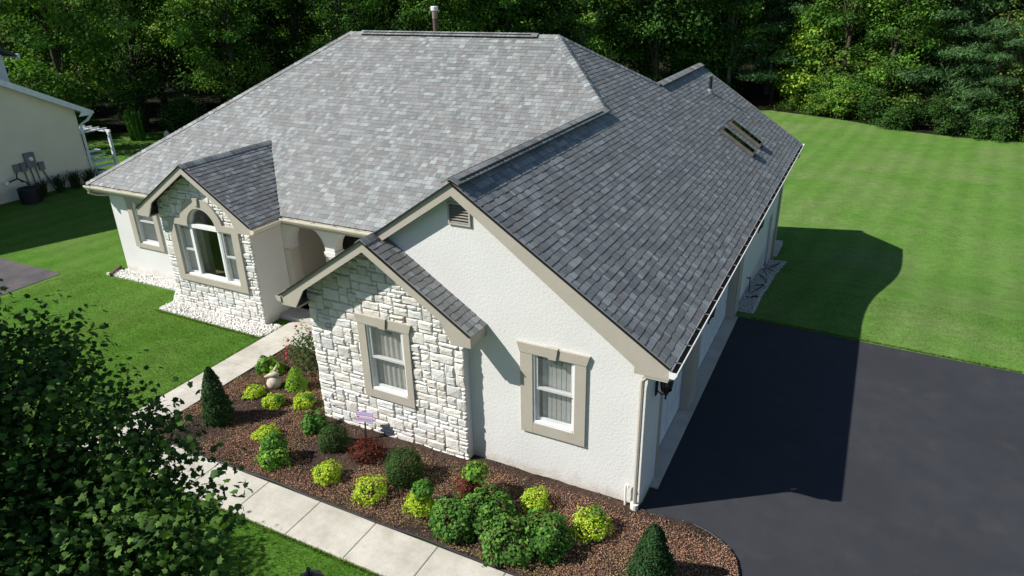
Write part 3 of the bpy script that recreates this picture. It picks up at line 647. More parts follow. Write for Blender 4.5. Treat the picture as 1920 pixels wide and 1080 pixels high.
def stone_mesh(poly, seed):
    rng = random.Random(seed); n0 = len(poly)
    cx = sum(p[0] for p in poly)/n0; cz = sum(p[1] for p in poly)/n0
    ring = []
    for i in range(n0):
        p, q = poly[i], poly[(i+1) % n0]; ln = math.hypot(q[0]-p[0], q[1]-p[1]); k = 1 if ln < .13 else (2 if ln < .3 else 3)
        for j in range(k):
            t = j/k; jit = .008 if j else .006
            ring.append((p[0]+(q[0]-p[0])*t+rng.uniform(-jit, jit), p[1]+(q[1]-p[1])*t+rng.uniform(-jit, jit)))
    n = len(ring); D = rng.uniform(.018, .042)
    def inset(d_): 
        o = []
        for x, z in ring:
            dx, dz = x-cx, z-cz; o.append((x-math.copysign(min(d_, abs(dx)*.6), dx), z-math.copysign(min(d_, abs(dz)*.6), dz)))
        return o
    b = MB(); vs = [(x-cx, .0, z-cz) for x, z in ring]
    vs += [(x-cx, -D+rng.uniform(-.006, .008), z-cz) for x, z in inset(.008)]
    vs += [(x-cx+rng.uniform(-.008, .008), -D-rng.uniform(.003, .017), z-cz+rng.uniform(-.006, .006)) for x, z in inset(.026)]
    vs += [(rng.uniform(-.02, .02), -D-rng.uniform(.004, .018), rng.uniform(-.01, .01))]
    fs = []
    for s_ in (0, n): fs += [(s_+i, s_+(i+1) % n, s_+n+(i+1) % n, s_+n+i) for i in range(n)]
    fs += [(2*n+i, 2*n+(i+1) % n, 3*n) for i in range(n)]
    g = rng.uniform(.80, 1.06); wm = rng.uniform(-.025, .04)
    b.add(vs, fs, (g+wm, g, g-wm)); return b.mesh('stone', 'stone'), (cx, cz)
def stone_wall(x0, x1, ztop, yw, hole, slopeL, slopeR, apex, outline, holes, seed, drop):
    backing = wall('stone_facing', 'mortar', house, outline, holes, (0,yw,0), (1,0,0), (0,0,1), .14)
    for i, (a, b, c, d) in enumerate(ashlar(x0, x1, -.08, ztop, .098, .080)):
        g = .003; poly = [(a+g,b+g),(c-g,b+g),(c-g,d-g),(a+g,d-g)]
        ms = slopeR
        poly = clip(poly, ms, 1, apex[1]+ms*apex[0])
        if len(poly) >= 3: poly = clip(poly, -ms, 1, apex[1]-ms*apex[0])
        if len(poly) < 3: continue
        cx = sum(p[0] for p in poly)/len(poly); cz = sum(p[1] for p in poly)/len(poly)
        if drop(poly, cx, cz): continue
        hx0, hz0, hx1, hz1 = hole       # clip against the opening
        bx0 = min(p[0] for p in poly); bx1 = max(p[0] for p in poly); bz0 = min(p[1] for p in poly); bz1 = max(p[1] for p in poly)
        if bx0 < hx1 and bx1 > hx0 and bz0 < hz1 and bz1 > hz0:
            opts = [(hx0-bx0, (1,0,hx0)), (bx1-hx1, (-1,0,-hx1)), (hz0-bz0, (0,1,hz0)), (bz1-hz1, (0,-1,-hz1))]
            o = max(opts, key=lambda t: t[0])
            if o[0] <= .02: continue
            poly = clip(poly, *o[1])
            if len(poly) < 3: continue
        if x0 < -13 and cz > 2.3:
            dx, dz = cx-AX, cz-2.38; dl = math.hypot(dx, dz); poly = clip(poly, -dx/dl, -dz/dl, -(dx*AX+dz*2.38)/dl-.60)
            if len(poly) < 3: continue
        ar = abs(sum(poly[k][0]*poly[(k+1) % len(poly)][1]-poly[(k+1) % len(poly)][0]*poly[k][1] for k in range(len(poly))))/2
        if ar < .002: continue
        me, (sx, sz) = stone_mesh(poly, seed*1000+i); link('stone', me, backing, (sx, yw-.0, sz))
SW = rect(-5.04, 1.02, -4.24, 2.36)
stone_wall(-6.345, -3.055, 4.05, -.15, (-5.14,.93,-4.16,2.44), m, m, (g3x, g3r-.10),
    [(-6.30,-.15),(-3.095,-.15),(-3.095,g3r-.10-m*(-3.095-g3x)),(g3x,g3r-.1),(-6.30,g3r-.1-m*(g3x+6.30))], [SW], 3,
    lambda p, cx, cz: all(-5.21 < x < -4.11 and .86 < z < 2.51 for x, z in p))
AX = -11.91
def archwin(r): return [(AX-.5,1.0),(AX+.5,1.0)]+[(AX+r*math.cos(PI*k/20), 2.38+r*math.sin(PI*k/20)) for k in range(21)]
G2H = [(-12.9,1.0),(-10.92,1.0),(-10.92,2.38)]+[(AX+.5*math.cos(PI*k/20), 2.38+.5*math.sin(PI*k/20)) for k in range(21)]+[(-12.9,2.38)]
stone_wall(-13.46, -10.355, 4.0, 2.30, (-13.03,.93,-10.80,2.45), g2m, g2m, (g2x, g2r-.10),
    [(-13.42,-.15),(-10.40,-.15),(-10.40,g2r-.1-g2m*(-10.40-g2x)),(g2x,g2r-.1),(-13.42,g2r-.1-g2m*(g2x+13.42))], [G2H], 5,
    lambda p, cx, cz: all(-13.12 < x < -10.7 and .85 < z < 2.53 for x, z in p) or all((x-AX)**2+(z-2.38)**2 < .73**2 for x, z in p))

# ------------------------------------------------------------------ windows
def trim_boards(win, x0, x1, z0, z1, ox0, ox1, oz0, oz1, y, th=.075):
    for lo, hi in (((ox0,y-th,oz0),(x0,y,oz1-.17)), ((x1,y-th,oz0),(ox1,y,oz1-.17)), ((x0+.001,y-th+.002,oz0),(x1-.001,y,z0))): 
        mb = MB(); mb.box(lo, hi); mb.build('trim_board', 'trim', win)
    mb = MB(); mb.prism([(ox0-.005,y-th-.008,oz1-.169),(ox1+.005,y-th-.008,oz1-.169),(ox1+.055,y-th-.008,oz1),(ox0-.055,y-th-.008,oz1)], (0,-1,0), th+.008)
    mb.build('trim_head', 'trim', win)
    cx = (x0+x1)/2; mb = MB(); mb.prism([(cx-.075,y-th-.035,oz1-.18),(cx+.055,y-th-.035,oz1-.18),(cx+.085,y-th-.035,oz1+.02),(cx-.105,y-th-.035,oz1+.02)], (0,-1,0), .06); mb.build('keystone', 'trim', win)
def sash(win, x0, x1, z0, z1, y, depth=.035, f=.045):
    mb = MB()
    mb.box((x0,y,z0),(x0+f,y+depth,z1)); mb.box((x1-f,y,z0),(x1,y+depth,z1)); mb.box((x0+f,y+.001,z0),(x1-f,y+depth-.001,z0+f)); mb.box((x0+f,y+.001,z1-f),(x1-f,y+depth-.001,z1))
    mb.build('sash', 'white', win)
    mb = MB(); mb.box((x0+f-.003,y+depth*.4,z0+f-.003),(x1-f+.003,y+depth*.55,z1-f+.003)); mb.build('pane', 'glass', win)
def frame(win, x0, x1, z0, z1, y, f=.03, d=.10):
    mb = MB(); mb.box((x0,y-.012,z0),(x0+f,y+d,z1)); mb.box((x1-f,y-.012,z0),(x1,y+d,z1)); mb.box((x0+f,y-.02,z0),(x1-f,y+d-.002,z0+f+.012)); mb.box((x0+f,y-.01,z1-f),(x1-f,y+d-.002,z1)); mb.build('window_frame', 'white', win)
def slats(win, x0, x1, z0, z1, y, step=.085, mt='blind', ang=.5):
    mb = MB(); n = int((x1-x0)/step)
    for i in range(n):
        x = x0+(i+.5)*(x1-x0)/n; mb.obox((x,y,(z0+z1)/2), (.036*math.cos(ang),.036*math.sin(ang),0), (.0006*-math.sin(ang),.0006*math.cos(ang),0), (0,0,(z1-z0)/2))
    mb.build('vertical_blind', mt, win)
def drape(win, x0, x1, z0, z1, y, amp=.03, k=26, mt='curtain'):
    mb = MB(); n = int((x1-x0)/.015); vs = []; fs = []
    for i in range(n+1):
        x = x0+(x1-x0)*i/n; yy = y+amp*math.sin(i*.015*2*PI/.11)
        vs += [(x,yy,z0),(x,yy,z1)]
    fs = [(2*i,2*i+2,2*i+3,2*i+1) for i in range(n)]; mb.add(vs, fs); mb.build('curtain', mt, win, True)
def double_hung(win, x0, x1, z0, z1, y, scr=True):
    frame(win, x0, x1, z0, z1, y); zm = (z0+z1)/2
    if scr: boxp('insect_screen', 'insect_screen', (x0+.06,y+.004,z0+.05), (x1-.06,y+.006,z1-.06), win)
    sash(win, x0+.031, x1-.031, zm-.02, z1-.031, y+.012); sash(win, x0+.031, x1-.031, z0+.045, zm+.022, y+.05)
wn = part('window', house); double_hung(wn, -1.87, -1.14, 1.11, 2.44, -.01); slats(wn, -1.76, -1.17, 1.1, 2.45, .115, .078, 'blind', .2); trim_boards(wn, -1.87, -1.14, 1.11, 2.44, -2.085, -.955, .91, 2.58, 0, .04)
wn = part('window', house); double_hung(wn, -5.04, -4.24, 1.02, 2.36, -.185); drape(wn, -5.02, -4.26, 1.0, 2.4, -.065, .010); trim_boards(wn, -5.04, -4.24, 1.02, 2.36, -5.205, -4.11, .85, 2.52, -.152, .065)
wn = part('window', house); double_hung(wn, -15.98, -15.15, 1.05, 2.38, YFW+.02); slats(wn, -15.95, -15.18, 1.05, 2.4, YFW+.14, .09, 'blind', .6); trim_boards(wn, -15.98, -15.15, 1.05, 2.38, -16.18, -14.98, .92, 2.46, YFW, .05)
# arched three-part window
wn = part('arched_window', house); y2 = 2.30
OUT = [(-13.13,.84),(-10.69,.84),(-10.69,2.54),(AX+.735,2.54)]+[(AX+.745*math.cos(a), 2.38+.745*math.sin(a)) for a in np.linspace(.25, PI-.25, 20)]+[(AX-.735,2.54),(-13.13,2.54)]
wall('trim_board', 'trim', wn, OUT, [G2H], (0,y2-.085,0), (1,0,0), (0,0,1), .085)
mb = MB(); mb.prism([(AX-.07,y2-.125,2.97),(AX+.05,y2-.125,2.97),(AX+.075,y2-.125,3.15),(AX-.095,y2-.125,3.15)], (0,-1,0), .06); mb.build('keystone', 'trim', wn)
double_hung(wn, -12.9, AX-.5, 1.0, 2.38, y2+.0); double_hung(wn, AX+.5, -10.92, 1.0, 2.38, y2+.0)
mb = MB(); yy = y2-.02
for x in (AX-.5, AX+.44): mb.box((x,yy,1.0),(x+.06,yy+.1,2.37))
mb.box((AX-.44,yy+.001,1.0),(AX+.44,yy+.1,1.07)); mb.box((AX-.5,yy-.012,2.33),(AX+.5,yy+.1,2.42)); mb.build('window_frame', 'white', wn)
arcf = [(AX+.5*math.cos(PI*k/24), 2.42+.47*math.sin(PI*k/24)) for k in range(25)]; arci = [(AX+.435*math.cos(PI*k/24), 2.42+.41*math.sin(PI*k/24)) for k in range(25)]
mb = MB()
for k in range(24): mb.prism([(arcf[k][0],yy,arcf[k][1]),(arcf[k+1][0],yy,arcf[k+1][1]),(arci[k+1][0],yy,arci[k+1][1]),(arci[k][0],yy,arci[k][1])], (0,-1,0), .1)
mb.build('arch_frame', 'white', wn)
mb = MB(); mb.box((AX-.445,yy+.05,1.06),(AX+.445,yy+.056,2.335)); mb.build('pane', 'glass', wn)
mb = MB(); mb.prism([(x,yy+.05,z) for x, z in arci], (0,-1,0), .006); mb.build('pane', 'glass', wn)
slats(wn, -12.86, -12.45, 1.0, 2.36, y2+.13, .085, 'blind', .5); slats(wn, AX+.56, -10.95, 1.0, 2.36, y2+.13, .075, 'blind', .25); drape(wn, AX-.82, AX-.52, 1.0, 2.36, y2+.34, .02, 26, 'curtain')
# louvred gable vent
lv = part('gable_vent', house); mb = MB(); a, b, c, d = -3.27, -2.93, 4.40, 4.70
for lo, hi in (((a-.03,-.03,c-.03),(a,.05,d+.03)), ((b,-.03,c-.03),(b+.03,.05,d+.03)), ((a,-.029,c-.03),(b,.05,c)), ((a,-.029,d),(b,.05,d+.03))): mb.box(lo, hi)
mb.build('vent_frame', 'trim', lv)
for i in range(6):
    mb = MB(); z = c+.025+i*.048; mb.obox(((a+b)/2,.0,z), ((b-a)/2,0,0), (0,.026,.02), (0,-.003,.004)); mb.build('louvre', 'louvre', lv)
boxp('vent_back', 'dark', (a,.06,c), (b,.07,d), lv)

# ------------------------------------------------------------------ gutters and downspouts
def gutter(A, B, out, m_='cream', hang=.58, dirt=True):
    A = Vector(A); B = Vector(B); out = Vector(out); t = (B-A); n = t.normalized(); up = Vector((0,0,1))
    prof = [(0,.0),(0,-.105),(.075,-.105),(.115,-.04),(.12,.002),(.105,.006),(.103,-.006),(.104,-.036),(.069,-.097),(.008,-.097),(.008,.0)]
    mb = MB(); vs = []; k = len(prof)
    for P in (A, B): vs += [P+out*a+up*b for a, b in prof]
    fs = [(i, (i+1) % k, k+(i+1) % k, k+i) for i in range(k)]; mb.add(vs, fs)
    for P in (A, B): mb.prism([P+out*a+up*b for a, b in [(0,0),(0,-.105),(.075,-.105),(.115,-.04),(.12,.002)]], n, .006)
    g = mb.build('gutter', m_, house)
    bm = bmesh.new(); bm.from_mesh(g.data); bmesh.ops.recalc_face_normals(bm, faces=bm.faces); bm.to_mesh(g.data); bm.free()
    if dirt:
        d = MB(); vs = [P+out*a+up*-.055 for P in (A, B) for a in (.009, .098)]; d.add([vs[0]+n*.01, vs[1]+n*.01, vs[3]-n*.01, vs[2]-n*.01], [(0,1,2,3)]); d.build('gutter_debris', 'dark', g)
    cnt = max(1, int(t.length/hang))
    hm = MB(); hm.obox((0,0,0), out*.058, n*.008, up*.003); hme = hm.mesh('gutter_hanger', 'pipe')
    for i in range(cnt): link('gutter_hanger', hme, g, A+t*((i+.5)/cnt)+out*.058+up*.004)
    return g
gutter((xr+.005,-yo-.02,He-.035), (xr+.005,L,He-.035), (1,0,0), 'white')
gutter((xle+.0,yf-.005,He-.035), (g2x-g2hw+.05,yf-.005,He-.035), (0,-1,0)); gutter((g2x+g2hw+.03,yf-.005,He-.035), (xL-.02,yf-.005,He-.035), (0,-1,0))
gutter((g2x+g2hw+.005,g2f-.01,g2h-.045), (g2x+g2hw+.005,yf-.14,g2h-.045), (1,0,0), 'cream', .6)
gutter((xL-.005,g3f-.02,He-.035), (xL-.005,yf-.14,He-.035), (-1,0,0), 'trim')
def downspout(pts, m_='cream', r=.036):
    mb = MB(); mb.tube(pts, r, 8); d = mb.build('downspout', m_, house)
    for p in pts[1:3]:
        s = MB(); s.lathe([(r+.004,-.012),(r+.007,0),(r+.004,.012)], p, 8); s.build('pipe_collar', m_, d)
    return d
downspout([(.40,-.10,2.62),(.36,-.10,2.57),(.24,-.10,2.53),(.08,-.105,2.52),(.0,-.105,2.49),(-.055,-.08,2.42),(-.06,-.075,2.3),(-.06,-.075,.12)], 'trim')
mb = MB(); mb.lathe([(.058,-.12),(.058,.0),(.066,.01),(.066,.13),(.05,.135)], (-.06,-.08,0), 12); mb.build('drain_adapter', 'pvc', house)
mb = MB(); mb.tube([(-.22,-.07,-.05),(-.22,-.07,.42),(-.205,-.075,.46),(-.18,-.08,.45),(-.175,-.085,.40)], .018, 8); mb.build('vent_pipe', 'pvc', house)
downspout([(xle+.1,yf-.06,2.62),(xle+.1,yf-.05,2.5),(xle+.2,yf+.1,2.42),(XLW-.03,YFW+.1,2.34),(XLW-.045,YFW+.12,2.2),(XLW-.045,YFW+.12,.02)], 'trim', .04)
downspout([(.42,14.7,2.6),(.40,14.7,2.5),(.1,14.7,2.38),(.05,14.7,2.25),(.05,14.7,-1.1)], 'trim', .04)
# lanterns on the garage wall
def lantern(y, z, x=.03):
    ln = part('wall_lantern', house); mb = MB()
    mb.box((x-.03,y-.045,z-.12),(x-.008,y+.045,z+.12)); mb.tube([(x,y,z-.05),(x+.07,y,z-.1),(x+.13,y,z-.06),(x+.13,y,z)], .012, 6); mb.build('lantern_bracket', 'black_metal', ln)
    c = (x+.13,y,z); mb = MB(); mb.lathe([(.02,-.16),(.012,-.12),(.05,-.03),(.085,.0)], c, 6); mb.lathe([(.11,.2),(.10,.22),(.05,.28),(.015,.3),(.012,.34)], c, 6)
    for k in range(6):
        a = k*PI/3; mb.tube([(c[0]+.08*math.cos(a),c[1]+.08*math.sin(a),c[2]),(c[0]+.102*math.cos(a),c[1]+.102*math.sin(a),c[2]+.2)], .008, 4)
    mb.build('lantern_cage', 'black_metal', ln)
    mb = MB(); mb.lathe([(.074,.002),(.096,.199)], c, 6); mb.build('lantern_glass', 'skylight_glass', ln)
lantern(.5, 1.98); lantern(3.34, 1.98, .06); lantern(9.3, 1.85)
# roof furniture
def on_right(x, y, h=0): n = Vector((m,0,1)).normalized(); return Vector((x,y,He+m*(xr-x)))+n*h
for yc in (10.98, 12.12):
    sk = part('skylight', house); V = Vector((-1,0,m)).normalized(); W = Vector((m,0,1)).normalized(); Y = Vector((0,1,0))
    c = on_right(-.91, yc); hl = .56; hw = .19; mb = MB()
    for s in (-1, 1):
        mb.obox(c+Y*s*hw+W*.05, V*hl, Y*.016, W*.06); mb.obox(c+V*s*(hl-.03)+W*.05, V*.03, Y*(hw-.017), W*.059)
    mb.build('skylight_curb', 'copper', sk)
    mb = MB(); mb.obox(c+W*.106, V*(hl-.06), Y*(hw-.018), W*.004); mb.build('pane', 'skylight_glass', sk)
    mb = MB(); mb.obox(c+W*.02, V*(hl+.06), Y*(hw+.045), W*.006); mb.build('flashing', 'deck', sk)
    mb = MB(); mb.obox(c+W*.03, V*(hl-.07), Y*(hw-.035), W*.004); mb.build('light_well', 'dark', sk)
p = on_right(-2.3, 13.6); mb = MB(); mb.tube([p-Vector((0,0,.05)), p+Vector((0,0,.46))], .05, 10); vp = mb.build('plumbing_vent', 'black_plastic', house)
mb = MB(); mb.lathe([(.12,-.08),(.08,.05),(.055,.1)], p, 10); mb.build('vent_boot', 'grey_metal', vp)
fx, fy = -10.45, 11.0; fz = He+m2*(yb-fy)
mb = MB(); mb.tube([(fx,fy,fz-.1),(fx,fy,6.9)], .078, 12); fl = mb.build('chimney_flue', 'rust', house); mb = MB(); mb.lathe([(.084,6.72),(.084,6.94)], (fx,fy,0), 12); mb.build('flue_collar', 'pipe', fl); mb = MB(); mb.lathe([(.1,6.94),(.115,6.96),(.115,7.06),(.1,7.08)], (fx,fy,0), 12); mb.build('flue_cap', 'white', fl)
mb = MB(); mb.tube([(.01,9.4,.36),(.09,9.4,.36)], .02, 6); mb.tube([(.09,9.4,.40),(.09,9.4,.30)], .014, 6); mb.build('hose_tap', 'black_metal', house)

# ------------------------------------------------------------------ foliage
def sphere_dirs(n): v = RS.normal(size=(n, 3)); return v/np.linalg.norm(v, axis=1, keepdims=True)
def palette(n, cols, jit=.18):
    c = np.array(cols)[RS.randint(0, len(cols), n)]; return c*RS.uniform(1-jit, 1+jit, (n, 1))
def mound_data(R, H, n, ls, cols, rough=.12, cone=0, asp=.6, tuft=0):
    d = sphere_dirs(n*2); d = d[d[:,2] > -.55][:n]; k = len(d)
    ph = RS.uniform(0, 6, 3)
    bumpy = 1+rough*(np.sin(d[:,0]*5+ph[0])*np.sin(d[:,1]*5+ph[1])+np.sin(d[:,2]*6+ph[2]+d[:,0]*4)*.6)
    r = (RS.uniform(.62, 1, k)**.5)*bumpy
    P = d*r[:, None]
    z = (P[:,2]+.55)/1.55
    if cone:
        taper = np.clip(1.12-z*1.02, .03, 1)**.85; th = np.arctan2(d[:,1], d[:,0]); rr = R*taper*(RS.uniform(.72, 1, k)**.4)*(1+rough*np.sin(th*7+z*25)); z = RS.uniform(0, 1, k)**1.35; taper = np.clip(1.02-z, .02, 1)**.58*(1-.25*np.clip(.12-z, 0, 1)/.12); rr = R*taper*RS.uniform(.8, 1.04, k)*(1+rough*np.sin(th*6+z*30)*np.sin(z*18+th*3))
        Q = np.column_stack([rr*np.cos(th), rr*np.sin(th), z*H]); Nn = np.column_stack([np.cos(th), np.sin(th), np.full(k, .45)])
    else:
        Q = np.column_stack([P[:,0]*R, P[:,1]*R, z*H]); Nn = d+(0,0,.35)
    if tuft: Q += RS.normal(0, tuft, Q.shape)
    Q[:,2] = np.maximum(Q[:,2], .01)
    return leaf_arrays(Q, Nn+RS.normal(0, .45, Q.shape), RS.uniform(.7, 1.25, k)*ls, palette(k, cols), asp)
def shrub(name, label, cat, x, y, parts, group=None, rz=0, z=None):
    t = thing(name, label, cat, (x, y, .03 if z is None else z), group, rz)
    for pn, (V, F, C), mt in parts: link(pn, fast(pn, V, F, C, mt), t)
    st = MB()
    for k in range(4):
        a = k*1.6+.3; st.tube([(0.02*math.cos(a),.02*math.sin(a),-.05),(.07*math.cos(a),.07*math.sin(a),.14),(.12*math.cos(a),.12*math.sin(a),.22)], [.012,.009,.005], 5)
    st.build('stem', 'bark', t)
    return t
GOLD = [(.52,.66,.05),(.42,.60,.05),(.64,.72,.07),(.32,.52,.045)]
LIME = [(.26,.46,.05),(.18,.38,.045),(.34,.52,.06)]
GREEN = [(.10,.25,.045),(.14,.31,.05),(.07,.19,.035)]
DEEP = [(.045,.095,.026),(.065,.13,.032),(.032,.07,.02)]
SPRUCE = [(.035,.085,.03),(.05,.115,.036),(.026,.065,.022)]
RED = [(.16,.03,.022),(.22,.045,.03),(.10,.022,.018),(.12,.045,.03)]
def both(a, b):
    return (np.concatenate([a[0], b[0]]), np.concatenate([a[1], b[1]+len(a[0])]), np.concatenate([a[2], b[2]]))
def off(a, x, y, z): return (a[0]+np.array((x, y, z)), a[1], a[2])
GG = 'gold mounded shrubs in the bed'
for x, y, r, h, lab in ((-8.15,-.25,.25,.24,'flat gold shrub just right of the dark conical spruce near the lawn walk'),
    (-7.5,-.35,.26,.27,'gold shrub with green tips just below the stone ornament'),
    (-6.95,-.1,.25,.30,'gold green shrub just below the small cone shaped bush, near stone wall corner'),
    (-6.85,-1.22,.26,.26,'small gold shrub directly above the leafy green and yellow shrub'),
    (-5.0,-1.66,.29,.34,'gold shrub in lower row, leftmost of the three by the concrete walk'),
    (-4.05,-1.7,.34,.40,'large bright gold shrub in the lower row, below the big boxwood'),
    (-1.5,-.75,.29,.36,'round gold shrub behind the big leafy green shrubs, below the wall window'),
    (-.5,-.9,.36,.42,'largest gold shrub, right of the leafy green shrubs near the downspout')):
    r *= .84; h *= .9; pr = [('foliage', mound_data(r, h, 1500, .038, GOLD, .22, tuft=.012), 'leaf')]
    if 'green tips' in lab or 'gold green' in lab or 'largest' in lab:
        pr.append(('green_shoots', off(mound_data(r*.5, h*.5, 300, .045, GREEN, .2), -r*.35, .08, h*.55), 'leaf'))
    shrub('gold_shrub', lab, 'shrub', x, y, pr, GG, RS.uniform(0, 6))
shrub('gold_shrub', 'gold shrub topped by bright green shoots in the lower row, left of leafy shrubs', 'shrub', -3.15, -1.6, [('foliage', mound_data(.24, .30, 1500, .038, GOLD, .22, tuft=.012), 'leaf'), ('green_shoots', off(mound_data(.17, .24, 500, .055, GREEN, .2), .02, .1, .25), 'leaf')], GG)
shrub('cone_shrub', 'small lime green cone shaped shrub between the rose bush and gold shrubs', 'shrub', -7.55, .35, [('foliage', mound_data(.24, .52, 1800, .045, LIME, .15, 1), 'leaf')])
shrub('green_shrub', 'bright leafy green plant beside the stone ornament and the walk', 'plant', -8.65, .6, [('foliage', both(mound_data(.22, .36, 500, .08, GREEN+LIME, .25), off(mound_data(.16, .25, 250, .08, LIME, .25), .25, .06, 0)), 'leaf')])
shrub('green_shrub', 'leafy green and yellow shrub left of the lower row of gold shrubs', 'shrub', -6.15, -1.72, [('foliage', mound_data(.29, .38, 1000, .062, LIME+GREEN, .28), 'leaf'), ('green_shoots', off(mound_data(.2, .3, 350, .075, GREEN, .25), -.05, .08, .25), 'leaf')])
shrub('green_shrub', 'small loose green plant close to the stone wall, above a dark boxwood', 'plant', -6.2, -.62, [('foliage', mound_data(.24, .34, 520, .085, GREEN, .3), 'leaf')])
shrub('boxwood', 'smaller dark green boxwood ball left of the yard sign', 'shrub', -5.5, -.9, [('foliage', mound_data(.27, .46, 3200, .032, DEEP, .10, tuft=.012), 'leaf')])
shrub('boxwood', 'larger dark green boxwood ball in front of the stone wall corner', 'shrub', -3.8, -1.08, [('foliage', mound_data(.34, .6, 5000, .032, DEEP, .08, tuft=.012), 'leaf')])
shrub('barberry', 'round dark red barberry below the yard sign', 'shrub', -4.75, -.86, [('foliage', mound_data(.27, .36, 1300, .042, RED, .25, tuft=.02), 'leaf')])
shrub('barberry', 'dark red barberry with a green plant on top, above leafy green shrubs', 'shrub', -2.55, -1.02, [('foliage', mound_data(.25, .44, 1300, .042, RED, .25, tuft=.02), 'leaf'), ('green_shoots', off(mound_data(.19, .26, 380, .07, GREEN+LIME, .2), .08, .08, .42), 'leaf')])
ROSY = GREEN+[(.10,.20,.04),(.18,.33,.06),(.06,.14,.03)]
for x, y, r, h, lab in ((-2.42,-1.72,.40,.5,'leafy green shrub at left of the big leafy clump beside the walk'), (-2.0,-1.38,.42,.6,'leafy green shrub at back of the big leafy clump, below red barberry'),
    (-1.45,-1.72,.45,.52,'leafy green shrub at the front of the big leafy clump, lowest one'), (-.98,-1.45,.38,.55,'leafy green shrub at right of the big leafy clump, next to gold shrub')):
    a = mound_data(r, h, 1500, .075, ROSY, .22); b = mound_data(r*.95, h*1.12, 170, .05, [(.16,.075,.045),(.12,.10,.045)], .3)
    shrub('leafy_shrub', lab, 'shrub', x, y, [('foliage', both(a, b), 'leaf')], 'leafy green shrubs grouped by the walk', RS.uniform(0, 6))
shrub('dwarf_spruce', 'dark green conical dwarf spruce by the walk beside the lawn', 'conifer', -8.1, -1.22, [('foliage', mound_data(.30, 1.2, 9000, .05, SPRUCE, .16, 1, .4), 'leaf')])
shrub('dwarf_spruce', 'dark green conical dwarf spruce beside the driveway curve at bottom edge', 'conifer', .62, -1.42, [('foliage', mound_data(.34, 1.02, 9000, .05, SPRUCE, .16, 1, .4), 'leaf')])
t = shrub('rose_bush', 'loose rose bush with red blooms beside the porch walk', 'shrub', -7.6, 1.25, [('foliage', both(mound_data(.62, .95, 1500, .065, DEEP+[(.06,.10,.03),(.08,.06,.03)], .3, tuft=.06), off(mound_data(.4, .6, 500, .065, DEEP+[(.05,.11,.03)], .3, tuft=.05), -.55, .1, .1)), 'leaf')])
M['rose'] = mat('rose_petal', (.55,.02,.05), (.40,.01,.03), 30, .6, .3)
for bx, by, bz in ((-.75,-.2,.62),(-.92,.25,.72),(-.62,-.42,.42),(-.55,-.5,.36),(.25,.1,1.0),(-.05,-.2,.98),(-.7,-.3,.5)):
    mb = MB(); mb.lathe([(.01,-.025),(.03,-.01),(.035,.01),(.024,.024),(.008,.028)], (bx,by,bz), 7); mb.build('bloom', 'rose', t)
mb = MB()
for k in range(9):
    a = k*.75; mb.tube([(0,0,0),(.2*math.cos(a),.2*math.sin(a),.4),(.5*math.cos(a)-.1,.45*math.sin(a),.75)], [.014,.01,.004], 5)
mb.build('cane', 'bark', t)

# ------------------------------------------------------------------ trees
def crown_data(lobes, nclus, nper, ls, cols, csz=.55, asp=.6, flat=1.0):
    w_ = np.array([l[3]*l[4]*l[5] for l in lobes]); w_ = w_**.66; w_ /= w_.sum(); cen = []; ccol = []
    for l, k in zip(lobes, np.maximum(1, (w_*nclus).astype(int))):
        d = sphere_dirs(k); r = RS.uniform(.25, 1, k)**.4
        cen.append(np.array(l[:3])+d*r[:, None]*np.array(l[3:6]))
    cen = np.concatenate(cen); k = len(cen); sz = RS.uniform(.6, 1.3, k)*csz
    hue = palette(k, cols, .45)
    n = k*nper; ci = np.repeat(np.arange(k), nper)
    off_ = RS.normal(size=(n, 3))*.5*sz[ci][:, None]*np.array((1,1,flat))
    P = cen[ci]+off_; Nn = off_/np.maximum(np.linalg.norm(off_, axis=1, keepdims=True), 1e-6)*.6+np.array((0,0,.7))+RS.normal(0, .5, (n, 3))
    return cen, leaf_arrays(P, Nn, RS.uniform(.7, 1.3, n)*ls, hue[ci]*RS.uniform(.8, 1.2, (n, 1)), asp)
def limbs(mb, base, top, r0, cen, nl, rng, bend=.25):
    pts = []; n = 7
    for i in range(n):
        t = i/(n-1); pts.append(Vector(base).lerp(Vector(top), t)+Vector((rng.uniform(-bend, bend)*t, rng.uniform(-bend, bend)*t, 0)))
    mb.tube(pts, [r0*(1.25 if i == 0 else 1)*(1-.8*i/(n-1)) for i in range(n)], 8)
    idx = list(range(len(cen))); rng.shuffle(idx)
    for j in idx[:nl]:
        c = Vector(cen[j]); zf = min(.92, max(.25, (c.z*.7-base[2])/(top[2]-base[2])))
        s = pts[min(n-1, int(zf*(n-1)))]; mid = s.lerp(c, .5)+Vector((0,0,.12*(c-s).length))
        mb.tube([s, mid, c], [r0*.28, r0*.16, r0*.05], 5)
def tree(name, label, loc, lobes, nclus, nper, ls, cols, H, r0, bark='bark', csz=.55, group=None, nl=22, asp=.6, flat=.62, seed=1, lean=(0,0)):
    t = thing(name, label, 'tree', loc, group); rng = random.Random(seed)
    cen, (V, F, C) = crown_data(lobes, nclus, nper, ls, cols, csz, asp, flat)
    mb = MB(); limbs(mb, (0,0,-.2), (lean[0],lean[1],H), r0, cen, nl, rng); mb.build('trunk', bark, t, True)
    link('crown', fast('crown', V, F, C, 'leaf'), t); return t
WOODA = [(.105,.22,.034),(.145,.27,.042),(.07,.16,.028),(.185,.30,.054)]
WOODB = [(.055,.13,.028),(.08,.16,.035),(.045,.105,.026)]
WOODY = [(.25,.40,.05),(.19,.34,.045),(.30,.44,.055)]
PINE = [(.085,.175,.065),(.11,.21,.08),(.065,.14,.055)]
OCHRE = [(.24,.27,.07),(.19,.23,.055),(.26,.22,.075),(.14,.2,.05)]
